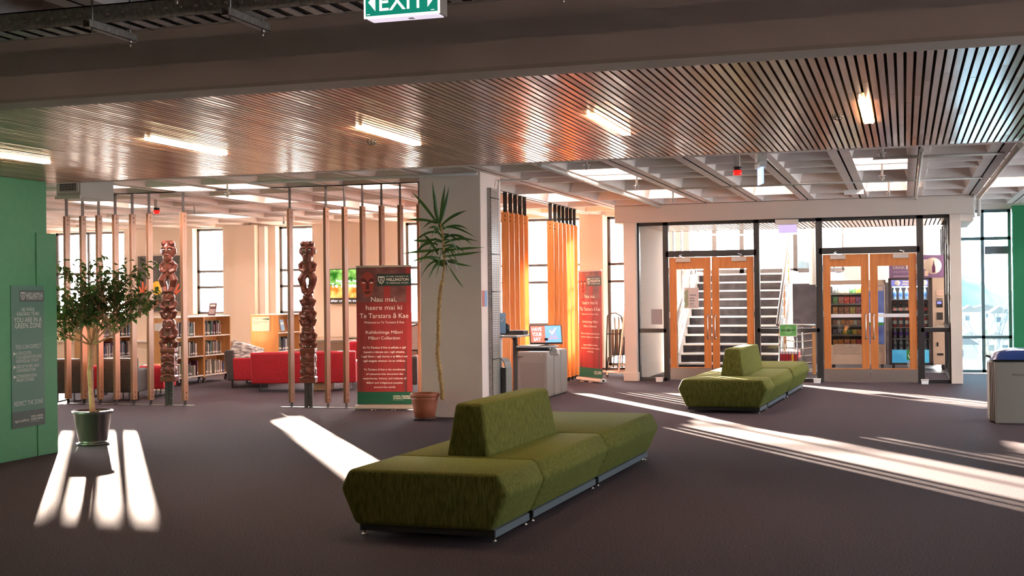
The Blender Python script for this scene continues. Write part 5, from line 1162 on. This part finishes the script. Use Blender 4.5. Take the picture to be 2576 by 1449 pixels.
# snack packets
cols = {'green': (.06, .30, .08), 'red': (.70, .03, .03), 'orange': (.85, .25, .03), 'yellow': (.85, .50, .05), 'purple': (.30, .04, .28), 'brown': (.35, .13, .06), 'pale': (.55, .50, .42), 'pink': (.75, .20, .18), 'grey': (.12, .13, .15)}
def packet(cn, w_=.125, h_=.155):
    mm_ = mat('packet_'+cn, cols[cn], .3, noise=(22, tuple(min(1, c*1.5+.22) for c in cols[cn]), 1))
    m = MB(); n, k = 8, 8; vs = []
    for sd in (-1, 1):
        for i in range(n+1):
            for j in range(k+1):
                u, v = i/n*2-1, j/k*2-1; vs.append((u*w_/2*(1-.06*(1-v*v)), sd*.03*(max(0, (1-u*u)*(1-v**4)))**.5, (v+1)*h_/2))
    q = (n+1)*(k+1); m.add(vs, [(b+i*(k+1)+j, b+i*(k+1)+j+1, b+(i+1)*(k+1)+j+1, b+(i+1)*(k+1)+j) for b in (0, q) for i in range(n) for j in range(k)], True)
    return m.build('snack_packet', mm_, None, origin=False, weld=True)
rows = [('grey', 'pale', 'pale', 'green', 'yellow'), ('green', 'pink', 'red', 'red', 'purple'), ('orange', 'brown', 'brown', 'yellow', 'pink'), ('brown', 'pale', 'orange', 'brown', 'orange', 'pale', 'brown'), ('grey', 'grey', 'yellow', 'green', 'yellow', 'orange'), ('orange', 'orange', 'brown', 'orange', 'red')]
rn = ['top', 'second', 'third', 'fourth', 'fifth', 'bottom']; pk = {}
for r_, row in enumerate(rows):
    n = len(row); x0 = -hw+.09; x1 = xw-.04
    for i, cn in enumerate(row):
        if cn not in pk: o = pk[cn] = packet(cn)
        else: o = pk[cn].copy(); col.objects.link(o)
        o.location = (ox+x0+(x1-x0)*(i+.5)/n, VY+.13, zsh[r_]-.003); o.scale = (min(1, 5/n)*.95, 1, 1.0 if r_ < 3 else .74)
        k = [j for j, c in enumerate(row) if c == cn]; pos = ('' if len(k) == 1 else ', one of several there')
        tag(o, '%s snack packet on the %s shelf of the snack machine%s' % (cn, rn[r_], pos), 'snack packet', '%s packets on the %s snack shelf' % (cn, rn[r_]))
# drinks machine
a, b = V(2234, 700), V(2384, 926); xm = V(2346, 800).x
t = thing('drinks_machine', 'dark drinks vending machine with champagne control column, at the right of the lobby', 'vending machine', ((a.x+b.x)/2, VY, 0)); hw = (b.x-a.x)/2; ox = t.location.x; zt = a.z; xw = xm-ox
zp = V(2290, 880).z; zh = V(2290, 719).z; xg = V(2243, 800).x-ox
m = MB(); m.box(-hw, xg, 0, .75, zb, zt); m.box(V(2336, 800).x-ox, xw, 0, .75, zb, zt); m.box(-hw, hw, .72, .75, zb, zt); m.box(-hw, xw, 0, .75, zt-.04, zt); m.box(-hw, xw, 0, .7, zb, zb+.04); m.build('cabinet', vdark, t, bevel=.006)
xe = V(2336, 800).x-ox
m = MB(); m.box(xw, hw, -.01, .75, zb, zt); m.build('control_column', gold, t, bevel=.012)
m = MB(); m.box(xg, xe, .45, .47, zb, zt-.04); m.build('inside_back', cabin, t); m = MB(); m.box(xg+.02, xe-.02, .05, .08, zh-.03, zh-.01); m.build('inside_lamp', vlight, t)
m = MB(); m.box(xg, xe, .0, .03, zh, zt-.04); m.build('header_panel', mat('header_violet', (.16, .15, .42), .35, emit=(.25, .25, .7), es=.35), t)
m = MB()
for x, r in ((xg+.12, .055), (xe-.07, .055)): m.lathe([(0, -.004), (r, -.004), (r, -.002)], (x, 0, (zh+zt-.04)/2), axis='Y', n=20)
m.box(xg+.22, xg+.34, -.003, -.001, (zh+zt)/2-.01, (zh+zt)/2+.02); m.box(xg+.21, xg+.33, -.003, -.001, (zh+zt)/2-.06, (zh+zt)/2-.03); m.build('header_print', ink, t)
m = MB(); m.box(xg, xe, -.004, .02, zb+.04, zp); m.build('lower_panel', mat('wave_blue', (.03, .25, .48), .35, noise=(2.5, (.10, .5, .72), 1), emit=(.05, .3, .5), es=.25), t)
xq0, xq1 = V(2281, 900).x-ox, V(2305, 900).x-ox
m = MB(); m.box(xq0, xq1, -.006, -.004, zb+.10, zp); m.build('green_square', mat('recycle_green', (.03, .30, .05), .4), t)
m = MB(); cx = (xq0+xq1)/2
for k in range(3):
    an = k*2*math.pi/3+math.pi/2; a0, a1 = an-.8, an+.5; pts = [(cx+math.cos(v)*.06, -.008, zp-.11+math.sin(v)*.06) for v in np.linspace(a0, a1, 6)]; m.tube(pts, .009, 6)
    m.add([(cx+math.cos(a1+.35)*.06, -.009, zp-.11+math.sin(a1+.35)*.06), (cx+math.cos(a1)*.08, -.009, zp-.11+math.sin(a1)*.08), (cx+math.cos(a1)*.04, -.009, zp-.11+math.sin(a1)*.04)], [(0, 1, 2)])
for s_, z, sz in (('MADE FROM', .24, .03), ('100%', .29, .06), ('RECYCLED', .32, .03), ('PLASTIC', .355, .034)): put_text(m, s_, sz, (cx, -.008, zp-z), (1, 0, 0), (0, 0, 1), (xq1-xq0)*(.85 if s_ != 'PLASTIC' else .7), 'C', .03)
m.build('recycle_print', white, t)
zsd = [V(2290, py).z for py in (752, 790, 823, 852, 882)]
for z in zsd: m = MB(); m.box(xg, xe, .06, .45, z-.02, z-.006); m.build('shelf', shelfw, t)
m = MB(); m.box(xg, xe, .012, .018, zp, zh); m.build('window_pane', glass, t)
cxk = (xw+hw)/2
for nm, z0, z1, mt in (('card_reader', .46, .60, black), ('price_label', .26, .37, mat('label_print', (.5, .2, .15), .5, noise=(50, (.75, .65, .55), 1))), ('coin_slot', .42, .44, black), ('note_acceptor', .70, .85, black), ('keypad', .95, 1.12, mat('keypad', (.6, .52, .45), .4)), ('lock', 1.30, 1.38, black), ('coin_return', 1.52, 1.56, black)):
    m = MB(); m.box(cxk-.06, cxk+.06 if nm != 'lock' else cxk-.03, -.02, -.01, zt-z1, zt-z0); m.build(nm, mt, t, bevel=.003)
m = MB(); m.box(cxk-.045, cxk+.035, -.022, -.020, zt-.53, zt-.48); m.build('reader_screen', mat('reader_screen', (.1, .1, .6), .3, emit=(.2, .2, 1), es=.8), t)
m = MB()
for x in (-hw+.08, hw-.08):
    for y in (.08, .66): m.cyl((x, y, 0), (x, y, zb), .025)
m.build('foot', black, t)
def bottle(cn, c, cap, cola=False):
    t_ = thing('drink_bottle', 'x', 'bottle')
    m = MB(); m.lathe([(0, 0), (.034, 0), (.037, .02), (.034, .07), (.037, .12), (.034, .16), (.014, .21), (.013, .225), (0, .225)], n=14); m.build('bottle_body', mat('bottle_'+cn, c, .15), t_)
    m = MB(); m.lathe([(.0375, .07), (.0385, .075), (.0385, .135), (.0375, .14)], n=14); m.build('label_band', mat('label_'+cn, cap, .4), t_); m = MB(); m.lathe([(.015, .222), (.015, .245), (0, .245)], n=10); m.build('cap', mat('label_'+cn, cap, .4), t_)
    return t_
kinds = [('clear blue', (.30, .50, .80), (.10, .25, .75)), ('black', (.03, .03, .035), (.75, .02, .02)), ('red', (.55, .02, .02), (.8, .75, .7)), ('violet capped', (.45, .42, .48), (.22, .10, .55)), ('clear', (.62, .62, .60), (.25, .25, .25))]
for r_, (cn, c, cp) in enumerate(kinds):
    p0_ = bottle(cn, c, cp); kk = [o for o in col.objects if o.parent == p0_]
    for i in range(6):
        o = p0_ if i == 0 else p0_.copy()
        if i:
            col.objects.link(o)
            for ch in kk: d = ch.copy(); col.objects.link(d); d.parent = o
        o.location = (ox+xg+.06+i*(xe-xg-.12)/5, VY+.15, zsd[r_]-.006)
        tag(o, '%s drink bottle on the %s shelf of the drinks machine' % (cn, ['top', 'second', 'middle', 'fourth', 'bottom'][r_]), 'bottle', '%s bottles in the drinks machine' % cn)
# poster above
a, b = V(2236, 643), V(2381, 698); t = thing('vending_poster', 'violet 10TH DRINK FREE poster with a bottle picture, on top of the drinks machine', 'poster', ((a.x+b.x)/2, VY+.05, zt)); hw = (b.x-a.x)/2; hh = a.z-zt
m = MB(); m.box(-hw, hw, 0, .03, 0, hh); m.build('board', mat('poster_violet', (.20, .11, .24), .5), t)
m = MB(); F = (0, -.002); put_text(m, '10TH', .13, (-hw+.08, -.002, hh*.62), (1, 0, 0), (0, 0, 1), .22, 'L', .03); put_text(m, 'DRINK', .085, (-hw+.08, -.002, hh*.40), (1, 0, 0), (0, 0, 1), .23, 'L'); put_text(m, 'FREE', .26, (-hw+.33, -.002, hh*.40), (1, 0, 0), (0, 0, 1), .44, 'L', .03); put_text(m, 'WHEN YOU PAY WITH', .03, (-hw+.08, -.002, hh*.25), (1, 0, 0), (0, 0, 1), .32, 'L'); m.box(-hw+.08, -hw+.42, -.002, -.001, hh*.07, hh*.095)
m.box(-hw+.45, -hw+.58, -.002, 0, hh*.2, hh*.3); m.build('lettering', mat('poster_cream', (.85, .72, .60), .5), t)
cx = V(2347, 670).x-t.location.x; m = MB(); m.lathe([(0, -.003), (hh*.36, -.003), (hh*.36, -.001)], (cx, 0, hh*.52), axis='Y', n=32); m.build('disc', mat('poster_disc', (.85, .68, .52), .5), t)
m = MB(); m.lathe([(0, -.13), (.032, -.13), (.034, -.02), (.012, .05), (.012, .11), (0, .11)], (cx+.015, -.004, hh*.5), n=12, sy=.06); m.build('bottle_print', mat('poster_bottle', (.12, .03, .10), .4), t)
m = MB(); m.box(cx-.16, cx-.09, -.006, -.003, hh*.08, hh*.30); m.build('phone_print', mat('poster_tag', (.75, .55, .42), .5), t)
p = PY(2109, 677, 23.12); m = MB(); m.tube([(p.x+math.cos(a_)*.088, 28.86 if False else 28.3, p.z+math.sin(a_)*.05) for a_ in np.linspace(0, 2*math.pi, 29)], .006, 6)
pz = PY(2109, 677, 28.8); m = MB(); m.tube([(pz.x+math.cos(a_)*.12, 28.8-math.sin(a_)*.11, pz.z+math.sin(a_)*.07) for a_ in np.linspace(0, 2*math.pi, 33)], .010, 6); m.cyl((pz.x, 28.9, pz.z-.06), (pz.x, 28.8, pz.z-.06), .012); tag(m.build('ring_mirror', mat('ring_dark', (.08, .07, .08), .4)), 'dark oval ring on the lobby wall above the snack machine', 'ring')

# ================================================================ outside: pale city and hill
ground = mat('outside_ground', (.30, .29, .27), .9)
m = MB(); m.add([(-900, 32, -14), (900, 32, -14), (900, 1200, -14), (-900, 1200, -14)], [(0, 1, 2, 3)]); struct(m.build('ground', ground))
hillm = mat('hill_scrub', (.12, .17, .16), .95, noise=(.05, (.30, .34, .36), 8))
m = MB(); n, k = 60, 10; vs = []; rh = random.Random(5)
for i in range(n+1):
    x = -40+240*i/n; top = 6+6*math.sin(i*.21)+3*math.sin(i*.63+1)+rh.uniform(-.8, .8)
    for j in range(k+1):
        f_ = j/k; vs.append((x, 300+f_*90+rh.uniform(-3, 3), -14+(top+14)*math.sin(f_*math.pi/2)+rh.uniform(-.6, .6)))
m.add(vs, [(i*(k+1)+j, (i+1)*(k+1)+j, (i+1)*(k+1)+j+1, i*(k+1)+j+1) for i in range(n) for j in range(k)], True); struct(m.build('ground', hillm))
hs = mat('outside_house', (.62, .60, .56), .8); rf = mat('outside_roof', (.28, .22, .2), .8)
hl = ['long pale building on the hillside beyond the glass wall', 'small pale house on the hillside beyond the glass wall, left pane', 'small pale house on the hillside beyond the glass wall, right pane', 'low pale shed near the water beyond the lower panes', 'wide pale block below the crane beyond the lower panes', 'pale terrace beyond the lower left pane']
for (px, py, w_, h_, Yh), lb in zip([(a_, b_, c_*.62, d_*.6, e_) for a_, b_, c_, d_, e_ in [(2480, 805, 16, 3.2, 290), (2440, 815, 6, 4, 275), (2515, 820, 5, 4, 262), (2440, 880, 8, 3, 232), (2508, 895, 7, 4, 212), (2425, 910, 6, 4, 190)]], hl):
    p = PY(px, py, Yh); t = thing('hillside_house', lb, 'building', (p.x, Yh, p.z))
    m = MB(); m.box(-w_/2, w_/2, 0, 9, -14 if py > 850 else -8, h_); m.build('wall', hs, t)
    m = MB(); m.prism([(-w_/2-.4, h_), (0, h_+1.4), (w_/2+.4, h_)], lambda x, z: (x, -.4, z), lambda x, z: (x, 9.4, z)); m.build('roof', rf, t)
    m = MB()
    for i in range(int(w_/2)): x = -w_/2+1+i*2; m.box(x, x+.8, -.06, 0, h_*.3, h_*.7)
    o = m.build('window_row', mat('outside_glass', (.1, .12, .14), .2), t)
p = PY(2478, 905, 200); t = thing('tower_crane', 'pale tower crane standing beyond the lower right pane of the glass wall', 'crane', (p.x, 200, -14)); cr_m = mat('crane_paint', (.75, .55, .30), .6)
q = PY(2478, 828, 200); j0 = PY(2418, 862, 200); j1 = PY(2530, 905, 200); b0 = Vector((p.x, 200, -14))
m = MB(); m.bar((0, 0, 0), (0, 0, q.z+14), .9); m.build('mast', cr_m, t); m = MB(); m.bar(j0-b0, j1-b0, .7); m.bar(j0-b0, Vector((0, 0, q.z+14)), .15); m.bar(j1-b0, Vector((0, 0, q.z+14)), .15); m.build('jib', cr_m, t)
tw = mat('bare_twig', (.16, .15, .15), .9)
for k, (px, pb, ptp, Yt, lb) in enumerate(((2432, 800, 655, 60, 'bare branching tree beyond the left pane of the glass wall'), (2500, 800, 668, 75, 'bare branching tree beyond the right pane of the glass wall'))):
    b_ = PY(px, pb, Yt); tp = PY(px, ptp, Yt); rt = random.Random(20+k); t = thing('bare_tree', lb, 'tree', (b_.x, Yt, -14))
    m = MB(); H_ = tp.z+14; m.tube([(0, 0, 0), (0, 0, H_*.55)], [.16, .07], 6)
    def tw_(p_, d_, ln, r_, lv):
        q_ = p_+d_*ln; m.tube([p_, q_], [r_, r_*.6], 4, False)
        if lv < 6:
            for _ in range(2 if lv else 5):
                an = rt.uniform(0, 6.28); tw_(q_ if lv else p_+d_*ln*rt.uniform(.2, 1), (d_+Vector((math.cos(an)*.45, math.sin(an)*.45, rt.uniform(0, .25)))).normalized(), ln*.62, r_*.6, lv+1)
    tw_(Vector((0, 0, H_*.5)), Vector((0, 0, 1)), H_*.2, .06, 0); m.build('branches', tw, t)
# ================================================================ ceiling services
pipe_m = mat('white_pipe', (.62, .56, .50), .4)
def pipe(lb, pts, r=.022, cat='pipe'):
    m = MB(); m.tube(pts, r, 10)
    for p in pts[1:-1]: m.ell(p, (r*1.35,)*3, 10, 6)
    tag(m.build('sprinkler_pipe', pipe_m), lb, cat)
pipe('white ceiling pipe running towards the right-hand doors, above the fascia', [(.20, 15.0, 3.172), (.20, 22.9, 3.172)], .026)
pipe('thin white cross pipe under the waffle ceiling, farther of the two', [(-3.36, 19.5, 3.208), (1.1, 19.5, 3.208)], .014)
pipe('thin white cross pipe under the waffle ceiling, nearer of the two', [(-.35, 16.05, 3.205), (1.15, 16.05, 3.205)], .018)
a = PZ(2566, 365, 3.185); b = PZ(2462, 497, 3.185)
pipe('thick white pipe on the ceiling at the far right, dropping by the glass wall', [(a.x, a.y, 3.185), (b.x, b.y, 3.185), (b.x, b.y, 2.86)], .035)
pipe('slim dark-jointed pipe curling under the fascia end beside the glass wall', [(1.16, 23.3, 3.1), (1.16, 23.3, 2.86), (1.0, 23.3, 2.78)], .016)
a = PZ(1468, 452, 3.172); b = PZ(1665, 522, 3.172)
pipe('white ceiling pipe running from above the orange slats to the fascia', [(a.x, a.y-2.2, 3.172), (a.x, a.y, 3.172), (b.x, b.y-.2, 3.172)], .028)
pipe('white pipe crossing the top of the big pillar', [(-8.6, 15.72, 3.19), (-6.2, 15.72, 3.19), (-5.3, 15.72, 3.19)], .022)
a = PZ(1335, 460, 3.13); pipe('grey bent conduit right of the pillar top', [(-5.24, 16.4, 3.0), (-5.24, 16.45, 3.15), (a.x, 16.6, 3.17), (a.x+.05, 16.6, 3.19)], .014)
def sprink(px, py, lb):
    p = PZ(px, py, 3.1); t = thing('sprinkler', lb, 'sprinkler', (p.x, p.y, 3.03))
    m = MB(); m.tube([(0, 0, .02), (0, 0, .558)], .014, 8); m.build('drop_pipe', pipe_m, t); m = MB(); m.lathe([(0, 0), (.045, .004), (.045, .007), (0, .01)], (0, 0, .06), n=14); m.tube([(-.02, 0, .06), (-.025, 0, .03), (0, 0, .0), (.025, 0, .03), (.02, 0, .06)], .005, 6); m.build('deflector', chrome, t)
for px, py, lb in ((1475, 414, 'sprinkler head hanging nearest the orange patch of the slatted ceiling'), (1602, 466, 'sprinkler head midway between slatted ceiling and fascia, above the white pier'), (1693, 500, 'sprinkler head just in front of the fascia above the left doors'),
                   (2219, 384, 'sprinkler head close behind the slatted ceiling at the right'), (2219, 441, 'sprinkler head in the greenish recess above the right doors'), (2236, 484, 'sprinkler head just above the fascia over the right doors'),
                   (572, 486, 'sprinkler head over the library between the two carved figures'), (489, 530, 'sprinkler head over the second library window'), (714, 557, 'sprinkler head beside the post left of the second carved figure')): sprink(px, py, lb)
for px, py, lb in ((2107, 288, 'sprinkler guard set in the slatted ceiling left of the rightmost light'), (935, 352, 'sprinkler guard set in the slatted ceiling by the light above the near banner')):
    p = PZ(px, py, 2.83); t = thing('sprinkler_guard', lb, 'sprinkler', (p.x, p.y, 2.79)); m = MB()
    for k in range(3): an = k*math.pi/3; m.tube([(math.cos(an)*.035, math.sin(an)*.035, .045), (math.cos(an)*.03, math.sin(an)*.03, .01), (0, 0, 0), (-math.cos(an)*.03, -math.sin(an)*.03, .01), (-math.cos(an)*.035, -math.sin(an)*.035, .045)], .003, 6)
    m.lathe([(.035, .02), (.038, .022), (.035, .024)], n=14); m.build('cage', black, t)
# red alarm beacons
redl = mat('beacon_red', (.65, .012, .008), .25, emit=(1, .03, .02), es=.35)
for px, py, z, lb in ((1855, 428, 3.12, 'red alarm beacon under the waffle ceiling left of the blue hanging sign'), (394, 531, 3.12, 'red alarm beacon over the library beside the post left of the taller carved figure')):
    p = PZ(px, py-8, z); k = p.y/16.0*.8 if px > 1000 else 1.0
    t = thing('alarm_beacon', lb, 'alarm', (p.x, p.y, z-.10)); m = MB(); m.lathe([(0, 0), (.045, 0), (.052, .01), (.052, .06), (0, .06)], n=20); m.build('lens', redl, t)
    m = MB(); m.lathe([(0, .06), (.05, .06), (.05, .10), (0, .10)], n=20); m.build('base', black, t); m = MB(); m.box(-.03, .03, -.03, .03, .10, .558); m.build('bracket', pipe_m, t)
# hanging exit sign seen edge on
p = PZ(1913, 412, 3.1); t = thing('hanging_exit_sign', 'small blue-white exit sign seen nearly edge-on beside the red beacon', 'exit sign', (p.x, p.y, 2.86), R(106))
m = MB(); m.box(-.16, .16, -.01, .01, 0, .19); m.build('face_panel', mat('exit_edge', (.35, .5, .7), .3, emit=(.4, .55, .9), es=.7), t); m = MB(); m.box(-.17, .17, -.04, .04, .19, .25); m.build('housing', white, t); m = MB(); m.box(-.10, .08, -.06, .05, .25, .36); m.build('ceiling_box', pipe_m, t)
a = PZ(1918, 388, 3.2); b = PZ(1958, 425, 3.2); m = MB(); m.tube([(a.x, a.y, 3.19), (b.x, b.y, 3.19)], .008, 8); tag(m.build('ceiling_conduit', mat('bright_conduit', (.8, .8, .78), .2, .6)), 'short bright conduit on the ceiling rib right of the blue hanging sign', 'conduit')
# emergency light by ribs
p = PZ(2148, 478, 3.2); m = MB(); m.box(p.x-.15, p.x+.15, p.y-.04, p.y+.04, 3.13, 3.2); tag(m.build('emergency_light', white), 'small white emergency light on the ceiling rib above the left door fascia', 'emergency light')
# air handling grille box
a = PY(136, 461, 11.75); b = PY(197, 497, 11.75); t = thing('ceiling_air_unit', 'grey air conditioning box with grille tucked above the green wall', 'air unit', ((a.x+b.x)/2+.05, 11.72, b.z)); hw = (b.x-a.x)/2; hh = a.z-b.z+.12
m = MB(); m.box(-hw, hw, 0, .6, 0, hh); m.build('casing', mat('air_unit_grey', (.34, .31, .28), .5), t, bevel=.004)
m = MB(); m.box(-hw+.03, hw-.02, -.012, 0, .05, hh-.02); m.box(-hw-.005, hw+.005, -.02, 0, -.012, .02); m.build('grille_frame', mat('grille_frame', (.42, .38, .34), .5), t)
m = MB(); m.box(-hw+.05, hw-.04, -.014, -.012, .07, hh-.04); m.build('grille_core', dark_void, t)
m = MB()
for k in range(12): x = -hw+.055+k*(2*hw-.10)/11; m.box(x, x+.004, -.02, -.013, .07, hh-.04)
for k in range(7): z = .075+k*(hh-.12)/6; m.box(-hw+.05, hw-.04, -.021, -.0135, z, z+.003)
m.build('grille_fins', mat('grille_fin', (.3, .27, .25), .4), t)
# cable tray and strut brackets over the foreground
TZ = 3.02; ty = 5.62
t = thing('cable_tray', 'long perforated galvanised cable tray full of cables across the top left', 'cable tray', (-3, ty, TZ)); x0, x1 = -9.0, 6.5
for s, y in (('near', 0), ('far', .19)):
    m = MB(); m.box(x0+3, x1+3, y, y+.004, 0, .095); m.box(x0+3, x1+3, y, y+.015, .088, .095); m.build('side_rail', galv, t)
m = MB(); x = x0+3
while x < x1+3: m.box(x, x+.05, 0, .19, -.004, .002); x += .105
o = m.build('rung', galv, t); o['kind'] = 'stuff'
m = MB(); x = x0+3+.02
while x < x1+3: m.lathe([(.011, 0), (.008, -.006), (.004, -.004)], (x, 0, .045), axis='Y', n=10); x += .085
o = m.build('dimple', mat('dimple_bright', (.7, .68, .66), .25, .9), t); o['kind'] = 'stuff'
m = MB()
for k in range(8): y = .02+k*.021; m.tube([(x0+3, y, .014), (-1, y+.004, .018), (1.5, y-.003, .014), (x1+3, y, .016)], .009, 6)
m.build('cable_bundle', mat('grey_cable', (.10, .09, .085), .5), t)
t = thing('cable_tray', 'second galvanised cable tray crossing the top left corner nearer the viewpoint', 'cable tray', (-3, 4.55, TZ+.03))
for y in (0, .3): m = MB(); m.box(x0+3, 1.2, y, y+.004, 0, .09); m.build('side_rail', galv, t)
m = MB(); x = x0+3
while x < 1.2: m.box(x, x+.05, 0, .3, -.004, .002); x += .105
o = m.build('rung', galv, t); o['kind'] = 'stuff'
lbs = ['slotted strut bracket under the cable tray, left one', 'slotted strut bracket under the cable tray, nearest the EXIT sign', 'slotted strut bracket in the top left corner', 'slotted strut bracket at the top edge left of the beam middle', 'slotted strut bracket at the top edge, rightmost']
for i, ((xa, ya_), lb) in enumerate(zip(((PZ(225, 66, 2.985).x, 5.5), (PZ(592, 44, 2.985).x, 5.5), (PZ(60, 10, 2.985).x, 4.45), (PZ(478, 2, 2.985).x, 4.72), (PZ(1440, 6, 2.985).x, 5.3)), lbs)):
    t = thing('strut_bracket', lb, 'bracket', (xa, ya_, 2.975)); m = MB(); ln = .42
    m.box(-.021, .021, 0, ln, 0, .003); m.box(-.021, -.018, 0, ln, 0, .04); m.box(.018, .021, 0, ln, 0, .04); m.build('channel', galv, t)
    m = MB(); m.cyl((0, .05, -.02), (0, .05, .24), .005); m.cyl((0, ln-.04, -.03), (0, ln-.04, .24), .005); m.build('hanger_rod', galv, t)
    m = MB(); m.lathe([(0, -.012), (.011, -.012), (.011, 0)], (0, ln-.04, 0), n=6); m.ell((0, ln-.04, -.022), (.007, .007, .01), 8, 6); m.build('nut', chrome, t)
# EXIT sign
YX = 5.25; a = PY(916, 45, YX); b = PY(1106, 33, YX); t = thing('exit_sign', 'green and white EXIT sign box hanging at the top centre', 'exit sign', ((a.x+b.x)/2, YX, (a.z+b.z)/2), 0); hw = (b.x-a.x)/2; hh = .19
print('EXIT', hw*2, a.z, b.z)
m = MB(); m.box(-hw, hw, .004, .10, .0, hh+.03); m.build('housing', mat('sign_grey', (.30, .26, .24), .5), t, bevel=.002, seg=1)
m = MB(); m.box(-hw, hw, 0, .004, -.002, hh); m.box(-hw, -hw+.008, -.003, .004, -.002, hh); m.box(hw-.008, hw, -.003, .004, -.002, hh); m.build('face_panel', mat('sign_white', (.8, .75, .74), .4, emit=(1, .88, .88), es=.55), t)
m = MB(); m.box(-hw+.008, hw-.008, -.0015, 0, .008, hh-.006); m.build('green_field', mat('exit_green', (.0, .16, .11), .4, emit=(.0, .21, .14), es=.5), t)
m = MB(); m.box(-hw+.012, hw-.012, .008, .085, -.004, .0); m.build('diffuser', mat('sign_diffuser', (.7, .65, .75), .3, emit=(.8, .70, .85), es=.45), t)
m = MB(); m.box(.02, .045, .03, .05, -.008, -.004); m.build('latch', white, t)
m = MB(); put_text(m, 'EXIT', .112, (.003, -.0025, .028), (1, 0, 0), (0, 0, 1), hw*1.20, 'C', .008)
for s in (-1, 1): m.add([(s*.69*hw, -.0025, .028), (s*.69*hw, -.0025, .110), (s*.88*hw, -.0025, .069)], [(0, 1, 2)])
m.box(-hw+.013, -hw+.030, -.0026, -.0022, .0135, .0165); m.box(hw-.040, hw-.024, -.0026, -.0022, .0135, .0165)
m.build('lettering', mat('exit_white', (.8, .75, .74), .4, emit=(1, .86, .86), es=.62), t)
m = MB(); m.cyl((-.05, .05, hh+.03), (-.05, .05, 3.22-t.location.z), .006); m.cyl((.05, .05, hh+.03), (.05, .05, 3.22-t.location.z), .006); m.build('hanger_rod', galv, t)
